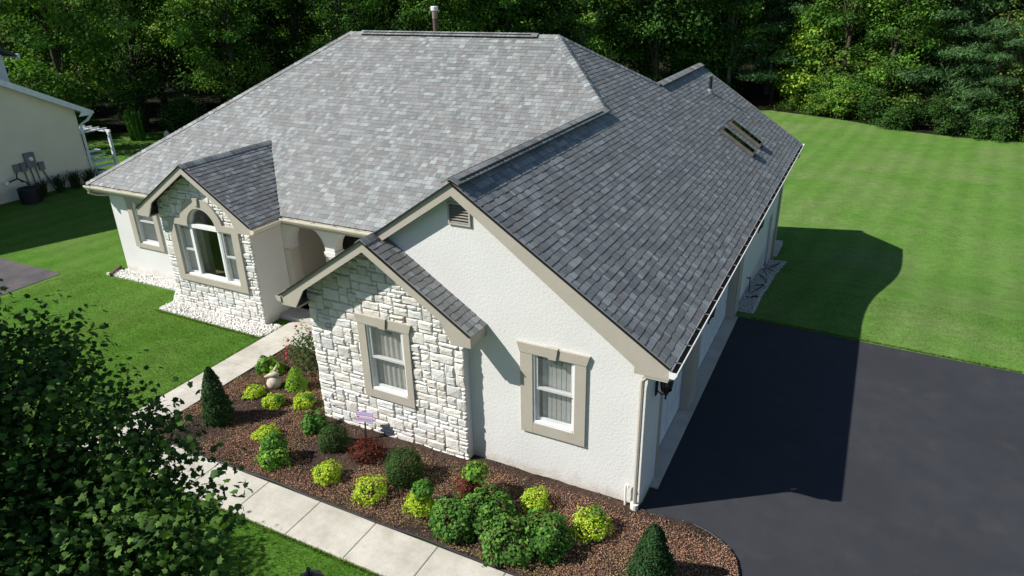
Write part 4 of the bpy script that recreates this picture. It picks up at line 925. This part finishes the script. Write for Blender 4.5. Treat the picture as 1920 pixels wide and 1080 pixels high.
def lobes_tree(R, z0, z1, n, rng, sq=.8):
    out = []
    for i in range(n):
        z = z0+(z1-z0)*(i+.5)/n; a = rng.uniform(0, 6.28); f = math.sin(PI*min(.95, max(.12, (z-z0)/(z1-z0)*.8+.18))); d = R*.55*f*rng.uniform(.6, 1.1)
        out.append((d*math.cos(a), d*math.sin(a), z, R*.55*rng.uniform(.7, 1.1), R*.55*rng.uniform(.7, 1.1), R*.42*sq*rng.uniform(.7, 1.1)))
    return out
rg = random.Random(5)
PROTO = {
 'oak': dict(name='broadleaf_tree', lobes=lobes_tree(4.2, 2.6, 13, 15, rg), nclus=118, nper=145, ls=.23, cols=WOODA, H=11, r0=.24, csz=.92),
 'ash': dict(name='broadleaf_tree', lobes=lobes_tree(3.6, 1.8, 11, 14, rg), nclus=112, nper=140, ls=.21, cols=WOODB+WOODA[:1], H=9.5, r0=.19, csz=.82),
 'tall': dict(name='broadleaf_tree', lobes=lobes_tree(4.4, 4.6, 16, 14, rg), nclus=170, nper=75, ls=.27, cols=WOODB, H=14, r0=.26, csz=1.1),
 'birch': dict(name='pale_trunk_tree', lobes=lobes_tree(3.4, 3.4, 12, 13, rg), nclus=150, nper=70, ls=.20, cols=WOODA+[(.10,.17,.04)], H=12.5, r0=.17, csz=.8, bark='pale_bark'),
 'low': dict(name='understory_tree', lobes=lobes_tree(2.6, .6, 5.4, 10, rg), nclus=100, nper=110, ls=.19, cols=WOODA+WOODB, H=4.6, r0=.09, csz=.75),
 'bush': dict(name='woodland_shrub', lobes=lobes_tree(2.2, .2, 3.0, 9, rg, .7), nclus=90, nper=110, ls=.16, cols=WOODA+WOODY[:1], H=2.4, r0=.06, csz=.65),
 'thicket': dict(name='woodland_thicket', lobes=lobes_tree(2.4, .2, 3.0, 9, rg, .7), nclus=100, nper=100, ls=.17, cols=WOODB, H=2.4, r0=.06, csz=.75),
 'lime': dict(name='lime_green_tree', lobes=lobes_tree(2.2, 1.6, 5.6, 9, rg), nclus=110, nper=65, ls=.22, cols=WOODY, H=5, r0=.08, csz=.7),
 'ochre': dict(name='ochre_tree', lobes=lobes_tree(3.2, .8, 9.5, 14, rg), nclus=170, nper=75, ls=.18, cols=OCHRE, H=8, r0=.15, csz=.9),
}
def pine_lobes(R, z0, z1, n, rng):
    out = []
    for i in range(n):
        z = z0+(z1-z0)*i/n; a = i*2.4+rng.uniform(-.4, .4); rr = R*(1-.65*i/n)
        for q in (.45, .85): out.append((rr*q*math.cos(a), rr*q*math.sin(a), z+.15*q, rr*.38, rr*.38, .22))
    return out
PROTO['pine'] = dict(name='white_pine', lobes=pine_lobes(3.8, 1.6, 11, 22, rg), nclus=420, nper=70, ls=.30, cols=PINE, H=11.5, r0=.19, csz=.75, asp=.2, flat=.42, nl=44)
built = {}
def plant(kind, x, y, label, s=1.0, rz=None, group='trees at the woodland edge', sz=None):
    rz = random.uniform(0, 6.28) if rz is None else rz
    if kind not in built:
        p = dict(PROTO[kind]); nm = p.pop('name'); t = tree(nm, label, (0,0,0), seed=len(built)+3, group=group, **p); built[kind] = t
    else:
        t = copy_tree(built[kind]); t['label'] = label; t['group'] = group
    t.location = (x, y, gz(x, y)-.05); t.rotation_euler.z = rz; t.scale = (s, s, sz or s); return t

TREES = [  # kind, x, y, scale, label : the ones that can be told apart
 ('oak',-40.5,17.0,1.0,'tall leafy tree just behind the cream neighbour house roof'),
 ('ash',-47,17.5,1.05,'leafy tree at the far left edge above the neighbour roof'),
 ('oak',-36,25.5,.95,'sunlit leafy tree right of the leaning dark trunk on back lawn edge'),
 ('ash',-30.5,30,1.0,'leafy tree standing behind the small white jug on the back lawn'),
 ('oak',-26,35,1.0,'leafy tree rising above the left slope of the big roof'),
 ('ash',-21.5,37.5,1.1,'leafy tree above the left hip of the big roof'),
 ('birch',-17.5,41.5,1.0,'leafy tree just left of the flue above the main ridge'),
 ('tall',-13,45,1.0,'dark tall tree right behind the roof flue pipe'),
 ('birch',-8.4,49.5,1.05,'pale trunked tree with bright leaves right of the main ridge end'),
 ('ash',-10.5,51.5,1.0,'dark leafy tree above the right hip of the main roof'),
 ('birch',-6.0,54,1.1,'slim pale trunked tree above the small rear ridge'),
 ('pine',-5.0,50,.95,'blue green pine above the vent pipe at the lawn edge'),
 ('lime',-2.6,48.2,1.0,'bright lime green young tree at the lawn edge by the pine'),
 ('oak',-.1,46.8,.95,'large bushy tree above the back lawn, right of the lime green tree'),
 ('oak',2.9,44.6,.8,'dense leafy tree overhanging the shaded lawn edge'),
 ('pine',6.2,45.0,1.0,'layered blue green pine at upper right behind the lawn'),
 ('ochre',10.6,44.6,1.0,'yellowish ochre leaved tree at the upper right corner'),
 ('ash',5.6,50,1.0,'leafy tree between the two pines at upper right'),
 ('pine',8.3,42.8,.6,'low pine with drooping boughs at the right lawn edge')]
for k, x, y, s, lab in TREES: plant(k, x, y, lab, s)
for x, y, s, lab in ((-1.2,46.6,.8,'low leafy shrub at the left end of the back lawn edge'),(.7,45.2,.85,'leafy shrub under the bushy tree at the lawn edge'),(-3.6,47.8,.6,'small shrub beside the brown grass patch behind the rear roof'),
    (11.0,41.8,.75,'low trailing shrub at the far right lawn edge')):
    plant('bush', x, y, lab, s, group='shrubs along the lawn edge')
for x, y, s, lab in ((2.5,43.6,.7,'dark low thicket under the overhanging tree on the back lawn'),(4.2,42.6,.6,'dark low thicket in the deepest shade of the lawn edge'),(6.2,42.0,.65,'dark low thicket between overhanging tree and low pine'),(8.3,41.6,.7,'dark low thicket just left of the low pine boughs')):
    plant('thicket', x, y, lab, s, group='thickets along the lawn edge')
for i, (x, y) in enumerate(((-44,18.8),(-38.6,23.4),(-35,27.6),(-31,31.2),(-27.5,33.6),(-48,17))):
    plant('thicket', x, y, ['dark thicket behind the reed clump','dark thicket behind the white jug','dark thicket behind the thin brown pole','dark thicket at the wood edge above the left roof slope','dark thicket low behind the left hip of the roof','dark thicket at the far left behind the neighbour house'][i], .75, group='thickets at the wood edge')
def row(x0, y0, x1, y1, n, kinds, depth, smin, smax, where):
    for i in range(n):
        t = (i+.5)/n; x = x0+(x1-x0)*t+random.uniform(-1.2, 1.2); y = y0+(y1-y0)*t+random.uniform(-1.2, 1.2)
        plant(random.choice(kinds), x-.45*depth, y+.9*depth, 'dark leafy tree in the '+where, random.uniform(smin, smax), group='trees in the '+where)
row(-54,13,-6,48,10,['low','low','ash'],3.5,.9,1.2, 'front rank of the shaded wood behind the house')
row(-60,12,-4,49,13,['oak','tall','ash'],8,1.0,1.25, 'second rank of the shaded wood behind the house')
row(-66,12,2,52,14,['tall','oak','low'],15,1.1,1.4, 'third rank of the shaded wood behind the house')
row(-70,14,20,48,15,['ash','oak','low'],25,1.2,1.5, 'fourth rank of the shaded wood behind the house')
row(-4,50,30,38,8,['oak','ash','low','tall'],5,1.0,1.2, 'rank just behind the trees of the right lawn edge')
row(-4,52,34,40,8,['tall','oak','low'],13,1.1,1.3, 'second rank behind the trees of the right lawn edge')
row(-80,25,40,55,16,['oak','low','ash'],45,1.6,2.0, 'far back of the wood, seen only through gaps')
row(-100,40,70,80,16,['oak','ash'],75,2.0,2.6, 'farthest rank of the wood, barely visible through gaps')
# leaning dark trunk, small pole, reed clump on the back lawn
def strap_clump(name, label, x, y, n, ln, cols, spread=.5, cat='plant', group=None):
    t = thing(name, label, cat, (x, y, gz(x, y)), group); V = []; F = []; C = []
    for i in range(n):
        a = RS.uniform(0, 6.28); b = RS.uniform(.2, 1)*spread; l_ = ln*RS.uniform(.6, 1.1); w_ = .022*ln**.5; o = RS.normal(0, .08*ln, 2); c = np.array(cols[RS.randint(len(cols))])*RS.uniform(.8, 1.2)
        d = np.array((math.cos(a), math.sin(a))); s = np.array((-d[1], d[0]))
        for j, (f, zz) in enumerate(((0,0),(.35,.62),(.75,.85),(1.1,.7))):
            p = o+d*b*l_*f; ww = w_*(1-.3*j) if j < 3 else .002
            V += [(p[0]+s[0]*ww, p[1]+s[1]*ww, zz*l_*(1-.25*b)), (p[0]-s[0]*ww, p[1]-s[1]*ww, zz*l_*(1-.25*b))]; C += [c, c]
        k = len(V)-8; F += [(k+2*j, k+2*j+1, k+2*j+3, k+2*j+2) for j in range(3)]
    link('blades', fast('blades', V, F, C, 'leaf'), t); return t
strap_clump('reed_clump', 'tall green reed clump at the wood edge behind the neighbour house', -40, 20.5, 160, 2.4, GREEN, .35)
for i, (yy, l_) in enumerate(((4.4,.7),(5.3,.75),(7.25,.8),(7.95,.85),(8.6,.9),(9.25,.85))):
    strap_clump('daylily_clump', ['dark daylily clump at the frame edge by the neighbour wall','dark daylily clump left of the round air conditioner','strap leaved clump just right of the round air conditioner','strap leaved clump second right of the air conditioner','strap leaved clump third right of the air conditioner','strap leaved clump nearest the neighbour downspout'][i], -27.6, yy, 110, l_, [(.05,.09,.03),(.07,.12,.035),(.035,.07,.02)], .6, 'plant', 'daylilies along the neighbour wall')

# foreground maple, mostly seen from its shaded side
def maple_leaves(P, Nn, S, C):
    n = len(P); Nn = Nn/np.linalg.norm(Nn, axis=1, keepdims=True); r = RS.normal(size=(n, 3)); a = np.cross(Nn, r); a /= np.linalg.norm(a, axis=1, keepdims=True); b = np.cross(Nn, a)
    out = np.array([(0,-.40),(.18,-.36),(.40,-.30),(.35,-.06),(.52,.15),(.27,.20),(.0,.58),(-.27,.20),(-.52,.15),(-.35,-.06),(-.40,-.30),(-.18,-.36)])
    pts = np.concatenate([[[0,-.02]], out]); k = len(pts)
    lift = np.concatenate([[0], -.3*np.abs(out[:,0])-.25*np.clip(out[:,1],0,1)+.04*RS.rand(12)])
    V = P[:,None,:]+S[:,None,None]*(a[:,None,:]*pts[None,:,:1]+b[:,None,:]*pts[None,:,1:]+Nn[:,None,:]*lift[None,:,None])
    f = np.array([(0, 1+i, 1+(i+1) % 12) for i in range(12)]); F = (f[None]+k*np.arange(n)[:,None,None]).reshape(-1, 3)
    return V.reshape(-1, 3), F, np.repeat(C, k, 0)
def build_maple():
    base = np.array((-4.6,-7.3,0.0)); t = thing('maple_tree', 'large dark green maple tree in the lower left foreground', 'tree', tuple(base))
    L_ = [(-4.2,-6.05,4.75,.75,.7,.55),(-3.3,-6.2,4.25,.95,.8,.7),(-2.45,-6.38,4.05,.85,.7,.65),(-1.8,-6.5,3.93,.55,.5,.5),(-3.6,-6.6,3.5,1.3,1.0,.9),(-2.6,-6.9,3.6,1.1,.9,.8),
          (-5.2,-6.6,5.0,1.1,.9,.9),(-5.6,-7.6,5.6,1.4,1.2,1.1),(-4.2,-7.6,4.9,1.3,1.0,.9),(-3.0,-7.6,4.2,1.1,.9,.7),(-6.6,-7.8,4.6,1.3,1.2,1.2),(-5.4,-8.4,4.6,1.3,1.0,1.2),(-5.0,-7.2,6.4,.9,.9,.7),
          (-7.6,-5.3,2.45,.6,.5,.5),(-1.38,-6.78,3.55,.55,.5,.45)]
    L_ = [(a-base[0], b-base[1], c, d, e, f) for a, b, c, d, e, f in L_]
    w_ = np.array([l[3]*l[4]*l[5] for l in L_])**.66; w_ /= w_.sum(); cen = []
    for l, k in zip(L_, (w_*680).astype(int)):
        d = sphere_dirs(k); cen.append(np.array(l[:3])+d*(RS.uniform(.2, 1, k)**.4)[:,None]*np.array(l[3:6]))
    cen = np.concatenate(cen); k = len(cen); nper = 112; ci = np.repeat(np.arange(k), nper); n = len(ci)
    o = RS.normal(size=(n, 3))*.17*np.array((1,1,.75)); P = cen[ci]+o
    V, F, C = maple_leaves(P, o*1.2+np.array((0,0,.55))+RS.normal(0, .45, (n, 3)), RS.uniform(.04, .078, n), palette(n, [(.050,.112,.020),(.068,.142,.025),(.036,.086,.018),(.095,.175,.032)], .3))
    link('crown', fast('crown', V, F, C, 'maple'), t)
    mb = MB(); limbs(mb, (0,0,-.2), (-.5,-.1,5.2), .13, cen, 150, random.Random(2), .12); mb.build('trunk', 'bark', t, True)
build_maple()

# ------------------------------------------------------------------ neighbour house
def neighbour():
    n = thing('neighbour_house', 'cream stucco neighbour house in shade at the left edge', 'house', (-28.1,1.0,0)); ox, oy = 28.1, -1.0
    def P(name, mt, mb, par=n):
        mb.v = [(x+ox, y+oy, z) for x, y, z in mb.v]; return mb.build(name, mt, par)
    ry, rz_, ey, ez = 1.1, 7.75, 9.75, 3.15
    mb = MB(); mb.prism([(-28.1,9.7,-.4),(-28.1,-7.5,-.4),(-28.1,-7.5,3.15),(-28.1,ry,rz_-.1),(-28.1,9.7,ez)], (1,0,0), .2); P('gable_wall', 'nbr_stucco', mb)
    mb = MB(); mb.box((-38,9.5,-.8),(-28.3,9.7,3.1)); P('back_wall', 'stucco_tan', mb); mb = MB(); mb.box((-38,-7.5,-.4),(-28.3,-7.3,3.1)); P('front_wall', 'stucco_tan', mb)
    sl_ = (rz_-3.0)/(10.15-ry)
    mb = MB(); mb.prism([(-38,10.15,3.0),(-27.75,10.15,3.0),(-27.75,ry,rz_),(-38,ry,rz_)], Vector((0,sl_,1)).normalized(), .08); mb.prism([(-27.75,-8,3.0),(-38,-8,3.0),(-38,ry,rz_),(-27.75,ry,rz_)], Vector((0,-sl_,1)).normalized(), .08); P('roof', 'nbr_roof', mb)
    mb = MB(); mb.prism([(-27.72,10.17,3.02),(-27.72,ry,rz_+.02),(-27.72,ry,rz_-.26),(-27.72,9.75,3.0),(-27.72,9.6,2.82),(-27.72,10.17,2.82)], (1,0,0), .03); mb.prism([(-27.72,-8,3.02),(-27.72,-8,2.78),(-27.72,ry,rz_-.26),(-27.72,ry,rz_+.02)], (1,0,0), .03); P('rake_board', 'white_paint', mb)
    mb = MB(); mb.box((-38,10.15,2.86),(-27.72,10.28,2.98)); P('gutter', 'white_paint', mb)
    mb = MB(); mb.tube([(-27.78,10.2,2.86),(-27.85,10.0,2.62),(-28.0,9.74,2.45),(-28.0,9.74,.0)], .055, 8); P('downspout', 'white_paint', mb)
    mb = MB(); mb.prism([(-30.2,8.6,3),(-30.2,2,3),(-30.2,2,6.1),(-30.2,8.6,5.35)], (1,0,0), .2); mb.box((-38,8.4,3),(-30.4,8.6,5.35)); P('upper_wall', 'white_paint', mb)
    mb = MB(); mb.prism([(-29.85,9.0,5.35),(-38,9.0,5.35),(-38,3,8.6),(-29.85,3,8.6)], Vector((0,.54,1)).normalized(), .1); P('upper_roof', 'nbr_roof', mb)
    mb = MB(); mb.box((-38,9.0,5.2),(-29.83,9.1,5.36)); P('upper_gutter', 'white_paint', mb)
    mb = MB(); mb.box((-28.1,7.12,1.15),(-27.96,7.5,1.75)); bx = P('meter_box', 'grey_metal', mb)
    mb = MB(); mb.lathe([(.09,0),(.09,.06),(.05,.09)], (0,0,0), 10); mb.v = [(-27.96+z, 7.31+y, 1.5+x) for x, y, z in mb.v]; P('meter_dial', 'white', mb, bx)
    for y, z, h in ((6.62,1.15,.3),(6.88,1.1,.36),(7.58,1.0,.34)):
        mb = MB(); mb.box((-28.1,y,z-.05),(-28.0,y+.22,z+h-.05)); P('junction_box', 'grey_metal', mb)
    for pts in ([(-28.05,7.25,1.15),(-28.05,7.3,.0)], [(-28.05,7.45,1.15),(-28.05,7.55,.0)], [(-28.05,7.0,1.1),(-28.04,7.05,.0)], [(-28.05,7.7,.95),(-28.05,8.0,-.0)], [(-28.05,6.2,.72),(-27.8,6.25,.85),(-27.75,6.5,.9),(-27.7,6.75,.7),(-27.6,6.85,.45)], [(-28.04,6.7,1.1),(-27.9,6.55,.9),(-27.8,6.7,.7)]):
        mb = MB(); mb.tube(pts, .028, 6); P('conduit', 'black_plastic' if len(pts) > 2 else 'grey_metal', mb)
    mb = MB(); mb.tube([(-28.1,6.15,.78),(-27.85,6.15,.8),(-27.82,6.05,.72)], .06, 8); P('vent_elbow', 'pvc', mb)
neighbour()
ac = thing('air_conditioner', 'round dark grey air conditioner unit by the neighbour wall', 'air conditioner', (-27.2,6.5,0)); ac.scale = (.85, .85, .85)
mb = MB(); mb.lathe([(.46,0),(.46,.04),(.44,.05),(.44,.62),(.47,.64),(.47,.70),(.40,.70),(.38,.64),(.05,.60)], (0,0,0), 24); mb.build('casing', 'black_plastic', ac)
for k in range(24):
    a = k*PI/12; mb = MB(); mb.obox((.452*math.cos(a),.452*math.sin(a),.34), (.012*math.cos(a),.012*math.sin(a),0), (-.02*math.sin(a),.02*math.cos(a),0), (0,0,.26)); mb.build('grille_slat', 'black_plastic', ac)
# deck stairs and pergola of the neighbour
pg = thing('pergola_stairs', 'white pergola with railed stairs behind the cream neighbour house', 'pergola', (-30,11.4,gz(-30,11.4)))
zg = gz(-30, 11.4); W_ = lambda x, y, z: (x+30, y-11.4, z-zg)
def pgp(name, mb): mb.v = [W_(*v) for v in mb.v]; mb.build(name, 'white_paint', pg)
for x, y in ((-30.2,12.3),(-32.6,12.3),(-32.6,10.4)):
    mb = MB(); mb.box((x-.06,y-.06,zg),(x+.06,y+.06,1.5)); pgp('post', mb)
for y in (10.4, 12.3): mb = MB(); mb.box((-32.9,y-.04,1.5),(-30.05 if y > 11 else -30.5,y+.04,1.6)); pgp('beam', mb)
for k in range(5): mb = MB(); x = -32.7+k*.55; mb.box((x-.025,10.1,1.6),(x+.025,12.45,1.66)); pgp('rafter', mb)
for k in range(5): mb = MB(); mb.box((-31.4+k*.3,11.2,.55-k*.2),(-31.1+k*.3+.04,12.25,.60-k*.2)); pgp('stair_tread', mb)
mb = MB(); mb.prism([(-31.5,11.2,.6),(-29.9,11.2,-.45),(-29.9,11.2,-.7),(-31.5,11.2,.3)], (0,-1,0), .05); pgp('stringer', mb)
for zz in (.85, .15): mb = MB(); mb.tube([(-31.5,11.15,zz+.55),(-29.9,11.15,zz-.45)], .035, 6); pgp('handrail', mb)
for k in range(11): mb = MB(); x = -31.4+k*.14; mb.tube([(x,11.15,1.3-k*.0875),(x,11.15,.66-k*.0875)], .02, 5); pgp('baluster', mb)
gb = thing('garden_bed', 'low raised timber garden bed with thin stakes on the back lawn', 'garden bed', (-29.2,13.2,gz(-29.2,13.2)))
mb = MB(); [mb.box(*q) for q in (((-.9,-.5,-.1),(.9,-.42,.22)),((-.9,.42,-.1),(.9,.5,.22)),((-.9,-.42,-.1),(-.82,.42,.22)),((.82,-.42,-.1),(.9,.42,.22)))]; mb.build('timber_frame', 'white_paint', gb); mb = MB(); mb.box((-.82,-.42,-.1),(.82,.42,.14)); mb.build('soil', 'mulch', gb)
for x, y in ((-.85,.46),(.85,.46),(-.85,-.46),(.0,.46)): mb = MB(); mb.tube([(x,y,0),(x+.04,y,1.3)], .012, 5); mb.build('stake', 'grey_metal', gb)
jx, jy = -38.6, 21.6
jg = thing('plastic_jug', 'small white plastic jug at the wood edge on the back lawn', 'jug', (jx,jy,gz(jx,jy))); mb = MB(); mb.lathe([(.16,0),(.18,.03),(.18,.3),(.09,.42),(.06,.44),(.06,.5)], (0,0,0), 12); mb.build('jug_body', 'white', jg); mb = MB(); mb.tube([(.16,0,.3),(.24,0,.32),(.22,0,.42),(.07,0,.46)], .022, 6); mb.build('handle', 'white', jg)
bb = thing('bird_bath', 'dark low basin around a thin brown pole at the wood edge', 'bird bath', (-37.4,23.2,gz(-37.4,23.2))); mb = MB(); mb.lathe([(.3,0),(.42,.12),(.55,.26),(.5,.26),(.36,.16)], (0,0,0), 16); mb.build('basin', 'dark', bb); mb = MB(); mb.tube([(0,0,0),(.0,0,1.9)], .07, 8); mb.build('pole', 'bark', bb)

# ------------------------------------------------------------------ small things near the house
sg_ = thing('yard_sign', 'small purple and white yard sign on a black stake by the stone wall', 'sign', (-5.12,-.47,.03))
mb = MB(); mb.box((-.17,-.006,.36),(.17,.006,.56)); bd = mb.build('sign_panel', 'sign_purple', sg_); mb = MB(); mb.box((-.012,-.004,-.1),(.012,.02,.36)); mb.build('stake', 'black_metal', sg_)
for z0, z1, mt, y in ((.435,.49,'sign_white',-.008),(.425,.433,'sign_red',-.009),(.493,.50,'sign_red',-.009)): mb = MB(); mb.box((-.165,y,z0),(.165,-.0065,z1)); mb.build('printed_band', mt, bd)
mb = MB(); mb.box((-.15,-.0105,.45),(-.105,-.0085,.478)); mb.build('printed_mark', 'sign_red', bd)
mb = MB(); [mb.box((-.085+k*.03,-.0105,.455),(-.085+k*.03+.022,-.0085,.471)) for k in range(8)]; mb.build('printed_line', 'sign_purple', bd)
sg_.rotation_euler = (math.radians(-8), 0, math.radians(12))
orn = thing('garden_ornament', 'pale stone bird shaped garden ornament among the shrubs', 'ornament', (-8.02,.18,.03), None, .3)
mb = MB(); mb.lathe([(.09,0),(.14,.04),(.155,.11),(.13,.19),(.08,.24),(.05,.26)], (0,0,0), 14); mb.build('body', 'ornament', orn, True)
mb = MB(); mb.tube([(.13,.02,.30),(.05,0,.33),(-.06,-.02,.30),(-.17,-.05,.27)], [.045,.06,.045,.012], 9); mb.tube([(.0,.02,.35),(.05,.05,.42),(.09,.07,.50)], [.03,.03,.008], 7); mb.build('head', 'ornament', orn, True)
hs = MB(); pts = [(.09,9.4,.30),(.10,9.42,.1),(.12,9.2,-.1),(.2,8.8,-.02)]
for k in range(90):
    a = k*.34; yb_ = 8.7+k*.058; pts.append((.25+.14*math.sin(a*1.3+.5*math.sin(k*.21)), yb_+.28*math.cos(a), gz(0, yb_)+.05+.008*(k % 3)))
hs.tube(pts, .014, 6); tag(hs.build('garden_hose', 'black_plastic'), 'black garden hose looped over the gravel beside the shaded side wall', 'hose')
lp = thing('post_lamp', 'black post lamp whose pointed top peeks in at the bottom edge', 'lamp post', (-2.62,-4.47,-.23))
mb = MB(); mb.tube([(0,0,-.1),(0,0,.2),(0,0,1.42)], [.05,.04,.035], 10); mb.build('post', 'black_metal', lp); mb = MB(); mb.lathe([(.05,1.42),(.08,1.45)], (0,0,0), 8)
for k in range(4): a = k*PI/2+.4; mb.tube([(.08*math.cos(a),.08*math.sin(a),1.44),(.12*math.cos(a),.12*math.sin(a),1.72)], .01, 4)
mb.lathe([(.17,1.72),(.16,1.74),(.06,1.82),(.02,1.84),(.02,1.87),(.03,1.89),(.008,1.93)], (0,0,0), 8); mb.build('lantern_head', 'black_metal', lp); mb = MB(); mb.lathe([(.075,1.45),(.11,1.72)], (0,0,0), 8); mb.build('lantern_glass', 'skylight_glass', lp)

# ------------------------------------------------------------------ grass blades
def blades():
    reg = [((-14.5,-9.93,-3.2,1.74), 44000, .04), ((-18.4,-14.5,-3.2,2.74), 24000, .04), ((-14.5,-13.78,1.74,2.74), 1200, .04), ((-8.6,1.7,-4.4,-2.985), 40000, .042), ((.55,9,7.75,11), 12000, .04)]
    Ps = []; Hs = []
    for (x0, x1, y0, y1), n, h in reg: Ps.append(RS.uniform((x0,y0), (x1,y1), (n, 2))); Hs.append(RS.uniform(.5, 1.1, n)*h)
    # longer fringe along the walk, gravel and driveway edges
    for (x0, y0, x1, y1), n in (((-9.95,-2.9,-9.95,1.74), 1800), ((-8.6,-3.0,1.7,-3.0), 2600), ((.45,7.72,6,7.43), 1800), ((-13.75,1.72,-10,1.70), 1200)):
        t = RS.rand(n); Ps.append(np.column_stack([x0+(x1-x0)*t, y0+(y1-y0)*t])+RS.normal(0, .018, (n, 2))); Hs.append(RS.uniform(.5, 1.2, n)*.06)
    P = np.concatenate(Ps); h = np.concatenate(Hs); n = len(P); z = ground_z(P[:,0], P[:,1]); a = RS.uniform(0, 6.28, n); w_ = h*.11
    s = np.column_stack([np.cos(a), np.sin(a), 0*a]); lean = RS.normal(0, .45, (n, 2))*h[:,None]
    B = np.column_stack([P, z]); T = B+np.column_stack([lean, h])
    V = np.stack([B-s*w_[:,None], B+s*w_[:,None], T], 1).reshape(-1, 3)
    c = palette(n, [(.095,.215,.026),(.12,.245,.036),(.08,.19,.024),(.19,.24,.065)], .28)
    stuff(link('grass', fast('grass', V, np.arange(3*n).reshape(n, 3), np.repeat(c, 3, 0), 'grass')), 'short mown green grass of the lawn', 'grass')
blades()

# ------------------------------------------------------------------ to metres
for o in list(sc.objects):
    if o.parent is None and o.type in {'MESH', 'EMPTY'}:
        o.location = o.location*SCALE; o.scale = o.scale*SCALE
bpy.context.view_layer.update()
